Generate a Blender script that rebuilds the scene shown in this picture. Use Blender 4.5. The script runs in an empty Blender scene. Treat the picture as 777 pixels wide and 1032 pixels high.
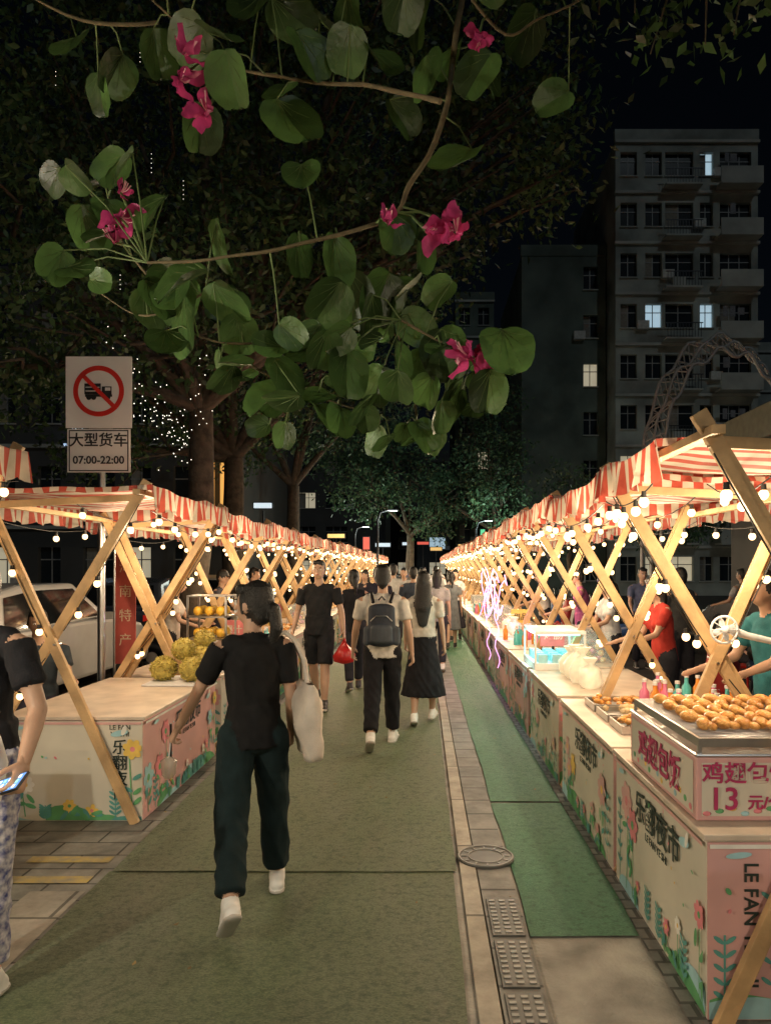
import bpy, math, random, time
import numpy as np
from mathutils import Vector, Matrix, noise
T0=time.time()
R=random.Random(11); NR=np.random.RandomState(5)
scene=bpy.context.scene
V=Vector
scene.view_settings.view_transform='Standard'
try: scene.view_settings.look='None'
except Exception: pass
scene.view_settings.exposure=0

# ------------------------------------------------------------------ materials
MC={}
def mat(name,col,rough=.7,metal=0,var=.15,nscale=8,bump=0,bscale=60,emis=None,estr=0,trans=0,island=0,spec=.5,alpha=1,col2=None):
    if name in MC: return MC[name]
    m=bpy.data.materials.new(name); m.use_nodes=True; nt=m.node_tree; N=nt.nodes; L=nt.links
    p=N['Principled BSDF']; out=N['Material Output']
    p.inputs['Roughness'].default_value=rough; p.inputs['Metallic'].default_value=metal
    p.inputs['Specular IOR Level'].default_value=spec
    tc=N.new('ShaderNodeTexCoord')
    no=N.new('ShaderNodeTexNoise'); no.inputs['Scale'].default_value=nscale; no.inputs['Detail'].default_value=4
    L.new(tc.outputs['Object'],no.inputs['Vector'])
    mx=N.new('ShaderNodeMix'); mx.data_type='RGBA'
    c2=col2 if col2 else [min(1,c*(1+var)) for c in col]
    c1=[c*(1-var) for c in col] if not col2 else col
    mx.inputs['A'].default_value=(*c1,1); mx.inputs['B'].default_value=(*c2,1)
    cr=N.new('ShaderNodeMapRange'); cr.inputs['From Min'].default_value=.32; cr.inputs['From Max'].default_value=.68
    L.new(no.outputs['Fac'],cr.inputs['Value']); L.new(cr.outputs['Result'],mx.inputs['Factor'])
    colout=mx.outputs['Result']
    if island:
        g=N.new('ShaderNodeNewGeometry'); hs=N.new('ShaderNodeHueSaturation')
        mr=N.new('ShaderNodeMapRange'); mr.inputs['To Min'].default_value=1-island; mr.inputs['To Max'].default_value=1+island
        L.new(g.outputs['Random Per Island'],mr.inputs['Value']); L.new(mr.outputs['Result'],hs.inputs['Value'])
        L.new(colout,hs.inputs['Color']); colout=hs.outputs['Color']
    L.new(colout,p.inputs['Base Color'])
    if bump:
        n2=N.new('ShaderNodeTexNoise'); n2.inputs['Scale'].default_value=bscale; n2.inputs['Detail'].default_value=3
        L.new(tc.outputs['Object'],n2.inputs['Vector'])
        b=N.new('ShaderNodeBump'); b.inputs['Strength'].default_value=bump; b.inputs['Distance'].default_value=.01
        L.new(n2.outputs['Fac'],b.inputs['Height']); L.new(b.outputs['Normal'],p.inputs['Normal'])
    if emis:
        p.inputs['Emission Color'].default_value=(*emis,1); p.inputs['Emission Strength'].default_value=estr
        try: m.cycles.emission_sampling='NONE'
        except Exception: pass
    if alpha<1: p.inputs['Alpha'].default_value=alpha
    if trans:
        t=N.new('ShaderNodeBsdfTranslucent'); L.new(colout,t.inputs['Color'])
        ms=N.new('ShaderNodeMixShader'); ms.inputs[0].default_value=trans
        L.new(p.outputs[0],ms.inputs[1]); L.new(t.outputs[0],ms.inputs[2]); L.new(ms.outputs[0],out.inputs[0])
    MC[name]=m; return m
def emat(name,col,s,sampling='NONE'):
    if name in MC: return MC[name]
    m=bpy.data.materials.new(name); m.use_nodes=True; N=m.node_tree.nodes
    p=N['Principled BSDF']; p.inputs['Base Color'].default_value=(*col,1); p.inputs['Emission Color'].default_value=(*col,1); p.inputs['Emission Strength'].default_value=s
    if sampling:
        try: m.cycles.emission_sampling=sampling
        except Exception: pass
    MC[name]=m; return m
def cloth(col,name=None):
    nm='cloth_%02x%02x%02x'%tuple(int(c*255) for c in col)
    return mat(nm,col,.9,var=.2,nscale=14,bump=.35,bscale=220,spec=.2)

WOOD=mat('pine_wood',(.48,.31,.15),.6,var=.32,nscale=5,bump=.3,bscale=40)
BULB=emat('bulb_glow',(1,.66,.33),3.6)
WIRE=mat('black_cable',(.015,.015,.015),.6)
CREAM=mat('print_cream',(.64,.60,.50),.45,var=.07,nscale=3)
PINK=mat('print_pink',(.66,.38,.36),.45,var=.08,nscale=3)
TOPM=mat('table_top',(.62,.52,.42),.42,var=.14,nscale=6)
INK=mat('ink_dark',(.02,.035,.03),.5)
P_G=mat('print_green',(.12,.38,.16),.5); P_G2=mat('print_teal',(.10,.33,.30),.5)
P_P=mat('print_rose',(.75,.25,.28),.5); P_Y=mat('print_yellow',(.8,.55,.12),.5); P_B=mat('print_blue',(.35,.6,.65),.5); P_W=mat('print_white',(.8,.78,.72),.5)
MAG=mat('print_magenta',(.42,.03,.12),.5)
STEEL=mat('steel',(.5,.5,.5),.3,1,var=.1); DARKM=mat('dark_metal',(.03,.03,.035),.45,.6)
PLW=mat('white_plastic',(.75,.75,.75),.4,var=.05)
PRINTS=[CREAM,PINK,P_G,P_G2,P_P,P_Y,P_B,P_W,INK,MAG]

def stripe_mat():
    m=bpy.data.materials.new('striped_canvas'); m.use_nodes=True; nt=m.node_tree; N=nt.nodes; L=nt.links
    p=N['Principled BSDF']; out=N['Material Output']; p.inputs['Roughness'].default_value=.75
    uv=N.new('ShaderNodeUVMap'); sx=N.new('ShaderNodeSeparateXYZ'); L.new(uv.outputs[0],sx.inputs[0])
    ma=N.new('ShaderNodeMath'); ma.operation='MULTIPLY'; ma.inputs[1].default_value=1/.115; L.new(sx.outputs[0],ma.inputs[0])
    fr=N.new('ShaderNodeMath'); fr.operation='FRACT'; L.new(ma.outputs[0],fr.inputs[0])
    cr=N.new('ShaderNodeValToRGB'); e=cr.color_ramp.elements
    e[0].position=0; e[0].color=(.58,.11,.075,1); e[1].position=.48; e[1].color=(.74,.66,.55,1)
    cr.color_ramp.interpolation='CONSTANT'
    L.new(fr.outputs[0],cr.inputs[0])
    tc=N.new('ShaderNodeTexCoord'); no=N.new('ShaderNodeTexNoise'); no.inputs['Scale'].default_value=5; no.inputs['Detail'].default_value=5; L.new(tc.outputs['Object'],no.inputs['Vector'])
    hs=N.new('ShaderNodeHueSaturation'); mr=N.new('ShaderNodeMapRange'); mr.inputs['From Min'].default_value=.3; mr.inputs['From Max'].default_value=.7; mr.inputs['To Min'].default_value=.6; mr.inputs['To Max'].default_value=1.05
    L.new(no.outputs['Fac'],mr.inputs['Value']); L.new(mr.outputs[0],hs.inputs['Value']); L.new(cr.outputs[0],hs.inputs['Color'])
    L.new(hs.outputs[0],p.inputs['Base Color'])
    b=N.new('ShaderNodeBump'); b.inputs['Strength'].default_value=.6; b.inputs['Distance'].default_value=.05; L.new(no.outputs['Fac'],b.inputs['Height']); L.new(b.outputs[0],p.inputs['Normal'])
    t=N.new('ShaderNodeBsdfTranslucent'); L.new(hs.outputs[0],t.inputs['Color'])
    ms=N.new('ShaderNodeMixShader'); ms.inputs[0].default_value=.5
    L.new(p.outputs[0],ms.inputs[1]); L.new(t.outputs[0],ms.inputs[2]); L.new(ms.outputs[0],out.inputs[0])
    return m
STRIPE=stripe_mat()

# ------------------------------------------------------------------ mesh builder
def link(o,parent=None):
    scene.collection.objects.link(o)
    if parent is not None: o.parent=parent
    return o
def empty(name,loc=(0,0,0),rot=0):
    e=bpy.data.objects.new(name,None); e.empty_display_size=.2; e.location=loc; e.rotation_euler=(0,0,rot); return link(e)
class MB:
    def __init__(s): s.v=[];s.f=[];s.m=[];s.s=[]
    def add(s,vs,fs,m=0,sm=False):
        b=len(s.v); s.v+= [tuple(q) for q in vs]
        for f in fs: s.f.append(tuple(i+b for i in f)); s.m.append(m); s.s.append(sm)
    def box(s,c,size,m=0,rot=None):
        c=V(c); h=V(size)/2; vs=[]
        for x in(-1,1):
            for y in(-1,1):
                for z in(-1,1):
                    q=V((x*h.x,y*h.y,z*h.z)); 
                    if rot is not None: q=rot@q
                    vs.append(c+q)
        s.add(vs,[(0,1,3,2),(4,6,7,5),(0,4,5,1),(2,3,7,6),(0,2,6,4),(1,5,7,3)],m)
    def plank(s,p0,p1,w,t,m=0,up=(0,1,0)):
        p0=V(p0);p1=V(p1); d=(p1-p0); L=d.length; d.normalize(); a=V(up); a=(a-d*a.dot(d)).normalized(); b=d.cross(a)
        M=Matrix((b,a,d)).transposed(); s.box((p0+p1)/2,(w,t,L),m,M)
    def path(s,pts,rads,m=0,n=8,caps=True):
        pts=[V(p) for p in pts]; rings=[]; 
        ref=V((.3,.9,.2))
        for i,p in enumerate(pts):
            d=(pts[min(i+1,len(pts)-1)]-pts[max(i-1,0)]); 
            if d.length<1e-9: d=V((0,0,1))
            d.normalize()
            a=ref-d*ref.dot(d)
            if a.length<1e-3: a=V((1,0,0))-d*d.x
            a.normalize(); b=d.cross(a); ref=a
            r=rads[i] if isinstance(rads,(list,tuple)) else rads
            rings.append([p+(a*math.cos(2*math.pi*k/n)+b*math.sin(2*math.pi*k/n))*r for k in range(n)])
        vs=[q for r_ in rings for q in r_]; fs=[]
        for i in range(len(pts)-1):
            for k in range(n): fs.append((i*n+k,i*n+(k+1)%n,(i+1)*n+(k+1)%n,(i+1)*n+k))
        s.add(vs,fs,m,True)
        if caps:
            s.add(rings[0],[tuple(range(n))[::-1]],m); s.add(rings[-1],[tuple(range(n))],m)
    def ell(s,c,r,m=0,rot=None,n=12,k=8):
        c=V(c); vs=[]; fs=[]
        if not isinstance(r,(tuple,list)): r=(r,r,r)
        def T(q):
            q=V((q[0]*r[0],q[1]*r[1],q[2]*r[2]))
            return c+(rot@q if rot is not None else q)
        vs.append(T((0,0,-1)))
        for j in range(1,k):
            th=math.pi*j/k
            for i in range(n):
                a=2*math.pi*i/n; vs.append(T((math.sin(th)*math.cos(a),math.sin(th)*math.sin(a),-math.cos(th))))
        vs.append(T((0,0,1)))
        for i in range(n): fs.append((0,1+(i+1)%n,1+i))
        for j in range(k-2):
            for i in range(n):
                a=1+j*n+i;b=1+j*n+(i+1)%n; fs.append((a,b,b+n,a+n))
        e=len(vs)-1; o=1+(k-2)*n
        for i in range(n): fs.append((o+i,o+(i+1)%n,e))
        s.add(vs,fs,m,True)
    def cyl(s,p0,p1,r0,r1=None,m=0,n=16):
        s.path([p0,p1],[r0,r0 if r1 is None else r1],m,n)
    def torus(s,c,R_,r,m=0,axis='x',n=24,k=8):
        c=V(c); vs=[];fs=[]
        for i in range(n):
            a=2*math.pi*i/n
            for j in range(k):
                b=2*math.pi*j/k; u=(R_+r*math.cos(b)); w=r*math.sin(b)
                q={'x':(w,u*math.cos(a),u*math.sin(a)),'y':(u*math.cos(a),w,u*math.sin(a)),'z':(u*math.cos(a),u*math.sin(a),w)}[axis]
                vs.append(c+V(q))
        for i in range(n):
            for j in range(k): fs.append((i*k+j,((i+1)%n)*k+j,((i+1)%n)*k+(j+1)%k,i*k+(j+1)%k))
        s.add(vs,fs,m,True)
    def prism(s,prof,x0,x1,m=0,f=None):   # prof list of (y,z) extruded along x
        n=len(prof); vs=[(x0,a,b) for a,b in prof]+[(x1,a,b) for a,b in prof]
        if f: vs=[f(q) for q in vs]
        s.add(vs,[tuple(range(n))[::-1],tuple(range(n,2*n))]+[(i,(i+1)%n,n+(i+1)%n,n+i) for i in range(n)],m)
    def mesh(s,name,mats):
        me=bpy.data.meshes.new(name); me.from_pydata(s.v,[],s.f); 
        for q in mats: me.materials.append(q)
        me.polygons.foreach_set('material_index',s.m); me.polygons.foreach_set('use_smooth',s.s); me.update(); return me
    def build(s,name,mats,parent=None,bevel=0):
        o=bpy.data.objects.new(name,s.mesh(name,mats)); link(o,parent)
        if bevel:
            b=o.modifiers.new('bevel','BEVEL'); b.width=bevel; b.segments=2; b.limit_method='ANGLE'
        return o

def txt_data(body,size,m,ext=.0012,bold=0):
    c=bpy.data.curves.new('lettering','FONT'); c.body=body; c.size=size; c.align_x='CENTER'; c.align_y='CENTER'; c.extrude=ext; c.offset=bold; c.materials.append(m); c.resolution_u=3
    return c
def frame(o,u,v,n):
    M=Matrix.Identity(4)
    for i,a in enumerate((u,v,n)):
        for j in range(3): M[j][i]=a[j]
    for j in range(3): M[j][3]=o[j]
    return M

# ------------------------------------------------------------------ printed art
def art(mb,o,u,v,n,w,h,seed,bg,style=0):
    """flat printed shapes a few mm proud of a panel. o = lower-left corner"""
    rr=random.Random(seed); o=V(o);u=V(u);v=V(v);n=V(n); lay=[0]
    def P(a,b): return o+u*a+v*b+n*(.0025+lay[0])
    def poly(pts,m): 
        lay[0]+=.00008
        pts=[(min(w-.006,max(.006,a)),min(h-.006,max(.006,b))) for a,b in pts]
        mb.add([P(a,b) for a,b in pts],[tuple(range(len(pts)))],m)
    def blob(a,b,ra,rb,ang,m,k=14):
        ca,sa=math.cos(ang),math.sin(ang)
        poly([(a+ra*math.cos(t)*ca-rb*math.sin(t)*sa,b+ra*math.cos(t)*sa+rb*math.sin(t)*ca) for t in [2*math.pi*i/k for i in range(k)]],m)
    def flower(a,b,r,m,c,k=6):
        for i in range(k):
            t=2*math.pi*i/k+rr.random()*.2; blob(a+math.cos(t)*r*.58,b+math.sin(t)*r*.58,r*.46,r*.33,t,m)
        blob(a,b,r*.26,r*.26,0,c)
    def stem(a,b,a2,b2,m,t=.006):
        d=V((a2-a,b2-b)); q=V((-d.y,d.x)).normalized()*t
        poly([(a-q.x,b-q.y),(a+q.x,b+q.y),(a2+q.x,b2+q.y),(a2-q.x,b2-q.y)],m)
    for i in range(6):
        blob(rr.uniform(0,w),rr.uniform(-.02,.05),rr.uniform(.1,.25),rr.uniform(.04,.09),rr.uniform(-.2,.2),rr.choice([2,3,2,6]))
    k=int(w*8)
    for i in range(k):
        u_=(i+.5)/k; a=u_*w+rr.uniform(-.04,.04)
        edge=(u_<.3 or u_>.85)
        hh=rr.uniform(.35,.82)*h if edge else rr.uniform(.10,.32)*h
        if rr.random()<.7:
            stem(a,.03,a+rr.uniform(-.03,.03),hh,2,.004); flower(a,hh,rr.uniform(.05,.10) if edge else rr.uniform(.03,.055),rr.choice([4,1,5,4,7] if bg==0 else [4,7,5,6,7]),rr.choice([5,4,2]),rr.choice([5,6,7]))
            for q in range(4): blob(a+rr.choice([-1,1])*.035,hh*rr.uniform(.2,.8),.04,.015,rr.uniform(-1,1)+(1.57 if q%2 else 0),rr.choice([2,2,3]),10)
        else:
            stem(a,.02,a,hh,3,.004)
            for q in range(5):
                z=hh*(.3+.16*q); blob(a-.022,z,.026,.009,2.5,3,8); blob(a+.022,z,.026,.009,.6,3,8)
    for i in range(int(w*9)):
        blob(rr.uniform(0,w),rr.uniform(.3,.97)*h,rr.uniform(.006,.016),rr.uniform(.005,.010),rr.random()*3,rr.choice([4,6,5,2]),8)
    blob(w*.84,h*.88,.06,.02,.2,6); blob(w*.84+.03,h*.88+.02,.035,.016,1.2,7); blob(w*.12,h*.93,.05,.012,.1,6)
    poly([(.006,h-.022),(w-.006,h-.022),(w-.006,h-.006),(.006,h-.006)],1 if bg==0 else 7)

# ------------------------------------------------------------------ stalls
def bulb(mb,p,m=0,r=.026,seg=(8,6)):
    mb.ell(p,(r,r,r*1.1),m,n=seg[0],k=seg[1])
STALLC={}
def stall_parts(side,L,roof0,seed,D=.95,hi=False):
    key=(side,L,roof0,seed,hi)
    if key in STALLC: return STALLC[key]
    rr=random.Random(seed*7+3); S=side; parts=[]
    def X(x): return S*x
    H=.70
    cream=(side>0 and seed!=5) or (side<0 and seed in(1,4))
    mb=MB(); mb.box((X(D/2),L/2,(H-.03)/2),(D,L,H-.03),0)
    parts.append(('table_body',mb.mesh('table_body',[CREAM if cream else PINK]),None,.004))
    mb=MB(); mb.box((X(D/2-.0),L/2,H-.0125),(D+.03,L+.03,.025),0)
    parts.append(('table_top',mb.mesh('table_top',[TOPM]),None,.005))
    bgS=0 if cream else 1
    mb=MB()
    if side<0: art(mb,(0,0,.0),(0,1,0),(0,0,1),(1,0,0),L,H-.03,seed,bgS)
    else: art(mb,(0,L,.0),(0,-1,0),(0,0,1),(-1,0,0),L,H-.03,seed,bgS)
    x0=-D if side<0 else 0
    endbg=1 if side>0 else 0
    mb.box((x0+D/2,-.004,(H-.03)/2),(D-.004,.006,H-.034),endbg)
    art(mb,(x0,-.007,0),(1,0,0),(0,0,1),(0,-1,0),D,H-.03,seed+9,endbg)
    parts.append(('printed_panels',mb.mesh('printed_panels',PRINTS),None,0))
    if side<0:
        F=lambda a,b:frame((.0095,a,b),(0,1,0),(0,0,1),(1,0,0))
    else:
        F=lambda a,b:frame((-.0095,L-a,b),(0,-1,0),(0,0,1),(-1,0,0))
    parts.append(('lettering',txt_data('乐翻夜市',.16,INK,bold=.002),F(L*.55,.52),0))
    parts.append(('lettering_small',txt_data('LE FAN YE SHI',.05,INK),F(L*.55,.42),0))
    if side<0:
        G=lambda a,b:frame((x0+a,-.0145,b),(1,0,0),(0,0,1),(0,-1,0))
        for i,ch in enumerate('乐翻夜市'): parts.append(('lettering_end_%d'%i,txt_data(ch,.105,INK,bold=.001),G(.80,.49-i*.105),0))
        parts.append(('lettering_end_small',txt_data('LE FAN\nYE SHI',.045,INK),G(.80,.605),0))
    else:
        G=frame((x0+.16,-.0145,.36),(0,0,-1),(1,0,0),(0,-1,0))
        parts.append(('lettering_end_small',txt_data('LE FAN YE SHI',.075,INK,bold=.001),G,0))
    mb=MB()
    for yy in (-.06,L+.06):
        j=rr.uniform(-.04,.04)
        mb.plank((X(.03),yy,0),(X(1.02+j),yy,2.2),.062,.035,0)
        mb.plank((X(-.04),yy+.04,2.28),(X(1.32+j),yy+.04,0),.062,.035,0)
        mb.cyl((X(.555),yy-.03,1.19),(X(.555),yy+.07,1.19),.008,None,1,8)
    for (x,z) in ((-.0,2.2),(1.0,2.13)):
        mb.plank((X(x),-.12,z),(X(x),L+.12,z),.05,.035,0,up=(0,0,1))
    mb.plank((X(0),-.02,2.17),(X(1.0),-.02,2.12),.045,.03,0)
    parts.append(('timber_frame',mb.mesh('timber_frame',[WOOD,STEEL]),None,.004))
    vs=[];fs=[];uvs=[]
    nx,ny=12,20; xa,xb=-.09,1.25; ya,yb=roof0-.1,L+.1
    def rz(x,y):
        t=(y-ya)/(yb-ya); s_=(x-xa)/(xb-xa)
        return 2.245-.015*s_-.05*math.sin(math.pi*t)*(.35+math.sin(math.pi*s_))+.03*noise.noise(V((x*3+seed*3,y*3,side)))
    for i in range(nx+1):
        for j in range(ny+1):
            x=xa+(xb-xa)*i/nx; y=ya+(yb-ya)*j/ny
            vs.append((X(x),y,rz(x,y))); uvs.append((y,x))
    for i in range(nx):
        for j in range(ny):
            a=i*(ny+1)+j; fs.append((a,a+1,a+ny+2,a+ny+1))
    def val(pts,us,drop,across):
        b=len(vs); n=len(pts); K=5
        for k in range(K+1):
            for i,p in enumerate(pts):
                sc=drop*(.82+.18*abs(math.sin(us[i]*math.pi/.25)))
                wob=(.022*math.sin(us[i]*17+seed)+.015*math.sin(us[i]*41))*k/K
                vs.append((p[0]+(wob if across==0 else 0),p[1]+(wob if across==1 else 0),p[2]-sc*k/K)); uvs.append((us[i],k))
        for k in range(K):
            for i in range(n-1):
                a=b+k*n+i; fs.append((a,a+1,a+n+1,a+n))
    n=56
    ys=[ya+(yb-ya)*i/n for i in range(n+1)]
    val([(X(xa),y,rz(xa,y)) for y in ys],ys,.17,0)
    val([(X(xb),y,rz(xb,y)) for y in ys],ys,.17,0)
    xs=[xa+(xb-xa)*i/n for i in range(n+1)]
    val([(X(x),yb,rz(x,yb)) for x in xs],xs,.12,1)
    val([(X(x),ya,rz(x,ya)) for x in xs],xs,.035,1)
    me=bpy.data.meshes.new('canopy'); me.from_pydata(vs,[],fs); me.materials.append(STRIPE)
    ul=me.uv_layers.new(name='UVMap')
    for lp in me.loops: ul.data[lp.index].uv=uvs[lp.vertex_index]
    me.polygons.foreach_set('use_smooth',[True]*len(me.polygons)); me.update()
    parts.append(('canopy',me,None,0))
    mb=MB(); seg=(14,10) if hi else (8,5)
    def string(p0,p1,n,sag):
        pts=[]
        for i in range(n*2+1):
            t=i/(n*2); p=V(p0).lerp(V(p1),t); p.z-=sag*4*t*(1-t); pts.append(p)
        mb.path(pts,.0035,1,4,False)
        for i in range(n):
            t=(i+.5+rr.uniform(-.25,.25))/n; p=V(p0).lerp(V(p1),t); p.z-=sag*4*t*(1-t)
            p+=V((rr.uniform(-.012,.012),rr.uniform(-.03,.03),rr.uniform(-.015,.008)))
            mb.cyl(p,p+V((0,0,-.03)),.012,.014,1,6); bulb(mb,p+V((0,0,-.05)),0,.0225,seg)
    string((X(-.06),roof0,2.08),(X(-.06),L+.05,2.08),5,.07)
    string((X(.5),roof0,2.16),(X(.5),L,2.16),3,.10)
    string((X(1.08),0,2.05),(X(1.08),L,2.05),3,.06)
    for yy in (-.09,L+.09):
        string((X(.6),yy,1.24),(X(.98),yy,2.08),3,.02)
        string((X(.0),yy+.02,2.12),(X(.5),yy+.02,1.28),3,.02)
        string((X(.62),yy+.02,1.1),(X(.85),yy+.02,.85),1,.02)
    parts.append(('string_light',mb.mesh('string_light',[BULB,WIRE]),None,0))
    STALLC[key]=parts; return parts
WARM=(1,.78,.50)
rad=math.radians
def stall(side,x,y,L,roof0=0,seed=0,power=14,hi=False,nlights=1,col=WARM,rot=0,dz=0):
    e=empty('market_stall',(x,y,0),rot)
    for nm,data,M,bev in stall_parts(side,L,roof0,seed,hi=hi):
        o=bpy.data.objects.new(nm,data); link(o,e)
        if M is not None: o.matrix_local=M
        if dz and nm in('canopy','timber_frame','string_light'): o.scale=(1,1,1+dz)
        if bev and hi:
            b=o.modifiers.new('bevel','BEVEL'); b.width=bev; b.segments=2
    for i in range(nlights):
        l=bpy.data.lights.new('stall_bulb','POINT'); l.energy=power/nlights; l.color=col; l.shadow_soft_size=.03
        o=bpy.data.objects.new('stall_bulb',l); link(o,e); o.location=(side*(.10 if i%2==0 else .62),L*(i+.5)/nlights,1.86)
    return e

LX=-1.87; RX=1.07
rr0=random.Random(31)
left=[stall(-1,-2.27,2.28,1.75,0,1,36,True,2,dz=.045)]
ly=[5.0+1.97*i for i in range(18)]
for i,y in enumerate(ly): left.append(stall(-1,LX,y,1.75,0,(3,4,5)[i%3] if i<3 else (3,4)[i%2],52 if i<6 else 62,i<3,2 if i<4 else 1,dz=rr0.uniform(-.015,.012) if i else 0,rot=rad(rr0.uniform(-1,1)) if i else 0))
right=[stall(1,RX,2.8,1.3,.42,2,58,True,2)]
ry=[4.17+1.66*i for i in range(21)]
for i,y in enumerate(ry): right.append(stall(1,RX,y,1.5,0,(4,6,5)[i%3] if i<3 else (4,5)[i%2],60 if i<6 else 64,i<3,2 if i<4 else 1,dz=rr0.uniform(-.015,.012),rot=rad(rr0.uniform(-1,1)) if i>1 else 0))
# stalls continuing behind the viewpoint, unseen, added to light the near ground
stall(1,1.25,-1.2,1.5,0,4,60,False,1,col=(1,.90,.70)); stall(1,1.25,-3.0,1.5,0,5,60,False,1)
stall(-1,-2.27,.3,1.75,0,4,125,False,1,col=(1,.92,.72)); stall(-1,-2.32,-1.75,1.75,0,3,70,False,1)

# ------------------------------------------------------------------ goods
DUR=mat('durian_skin',(.42,.33,.07),.7,var=.35,nscale=25,bump=1,bscale=90)
FOOD=mat('roasted_food',(.62,.28,.06),.35,var=.5,nscale=30,bump=.6,bscale=70)
WING=mat('grilled_wing',(.42,.15,.03),.3,nscale=22,bump=.8,bscale=80,col2=(.85,.46,.13))
RICE=mat('baked_cream',(.75,.55,.3),.5,var=.3,nscale=30,bump=.5)
GLASS=mat('clear_acrylic',(.8,.85,.85),.08,alpha=.18)
REDP=mat('red_plastic',(.55,.03,.02),.35)
def spiky(mb,c,r,m,seed):
    rr=random.Random(seed); c=V(c)
    mb.ell(c,(r,r*1.15,r*.95),m,n=14,k=10)
    for i in range(190):
        z=rr.uniform(-1,1); a=rr.uniform(0,6.283); q=math.sqrt(1-z*z); d=V((q*math.cos(a),q*math.sin(a),z))
        p=c+V((d.x*r,d.y*r*1.15,d.z*r*.95)); t=d.orthogonal().normalized(); b=d.cross(t); w=r*.12
        mb.add([p+t*w,p+(b*.87-t*.5)*w,p+(-b*.87-t*.5)*w,p+d*r*.13],[(0,1,3),(1,2,3),(2,0,3)],m)
e=empty('durian_pile',(0,0,0)); 
mb=MB(); k=0
for (x,y,z,r) in ((-1.98,6.45,.82,.11),(-2.02,6.7,.82,.115),(-2.25,6.5,.82,.11),(-2.1,7.15,.83,.12),(-2.05,7.42,.82,.11),(-2.3,7.3,.83,.12),(-2.13,7.3,.99,.10),(-2.1,6.58,.98,.10)):
    spiky(mb,(x,y,z),r,0,k); k+=1
mb.build('durians',[DUR],e)
mb=MB(); 
for y in (6.55,7.3): mb.box((-2.12,y,.71),(.46,.62,.015),0)
mb.build('fruit_tray',[PLW],e,.003)
e=empty('display_case'); mb=MB()
cx,cy=-2.25,8.0
for a in(-1,1):
    for b in(-1,1): mb.box((cx+a*.2,cy+b*.2,1.05),(.02,.02,.7),0)
for z in (.71,.95,1.18,1.4): mb.box((cx,cy,z),(.42,.42,.015),0)
for z in (.79,1.03,1.26):
    for i in range(9): mb.ell((cx+(i%3-1)*.12,cy+(i//3-1)*.12,z-.02),(.045,.045,.05),1)
mb.build('shelves',[STEEL,mat('mango',(.75,.42,.04),.4)],e)
def grill_box():
    e=empty('grill_stand',(RX+.0,2.93,.702)); w,d,h=.78,.92,.25
    mb=MB(); mb.box((w/2+.01,d/2,h/2),(w,d,h),0); 
    mb.box((w/2+.01,d/2,h+.008),(w+.01,d+.01,.012),2)
    mb.build('printed_box',[PINK,CREAM,STEEL],e,.006)
    mb=MB()
    mb.add([(.03,-.002,.02),(w-.02,-.002,.02),(w-.02,-.002,h-.02),(.03,-.002,h-.02)],[(0,1,2,3)],0)
    mb.add([(.008,d-.03,.02),(.008,.03,.02),(.008,.03,h-.02),(.008,d-.03,h-.02)],[(0,1,2,3)],0)
    for i in range(14):
        x=.05+i*.05; mb.ell((x,-.003,.03+.01*(i%3)),(.018,.001,.010),(4,2,5,6)[i%4],n=8,k=4)
        mb.ell((.007,.06+i*.06,.04+.015*(i%3)),(.001,.018,.014),(4,2,5,6)[i%4],n=8,k=4)
    mb.build('print',PRINTS,e)
    for body,sz,m,a,b in (('鸡翅包饭',.088,MAG,.205,.185),('13',.125,MAG,.115,.085),('元/个',.062,MAG,.28,.072)):
        o=bpy.data.objects.new('lettering',txt_data(body,sz,m,bold=.0015)); link(o,e); o.matrix_local=frame((a,-.008,b),(1,0,0),(0,0,1),(0,-1,0))
    o=bpy.data.objects.new('lettering_side',txt_data('鸡翅包饭',.15,MAG,bold=.003)); link(o,e); o.matrix_local=frame((.002,d/2,.125),(0,-1,0),(0,0,1),(-1,0,0))
    mb=MB(); z=h+.07
    for i in range(34): mb.cyl((.04,.04+i*.0255,z),(w-.02,.04+i*.0255,z),.003,None,0,5)
    for x in (.03,w-.01): mb.box((x,d/2,z-.015),(.012,d-.02,.035),0)
    for y in (.02,d-.02): mb.box((w/2+.01,y,z-.015),(w-.04,.012,.035),0)
    for x in (.03,w-.01):
        for y in (.02,d-.02): mb.box((x,y,z-.05),(.014,.014,.07),0)
    mb.build('grill_rack',[STEEL],e)
    mb=MB(); rr=random.Random(4)
    for i in range(8):
        for j in range(5):
            x=.11+i*.082+rr.uniform(-.010,.010); y=.19+j*.142+rr.uniform(-.016,.016); M=Matrix.Rotation(.35+rr.uniform(-.4,.4),3,'Z'); q=rr.uniform(.82,1.08)
            mb.ell((x,y,z+.026),(.027*q,.046*q,.025),0,M,12,8); mb.ell(V((x,y,z+.024))+M@V((.006,-.05,0)),(.015,.034*q,.016),0,M,10,6); mb.ell(V((x,y,z+.024))+M@V((.022,.026,0)),(.015,.034,.016),0,M@Matrix.Rotation(.6,3,'Z'),10,6)
    mb.build('stuffed_wings',[WING],e)
grill_box()
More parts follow.
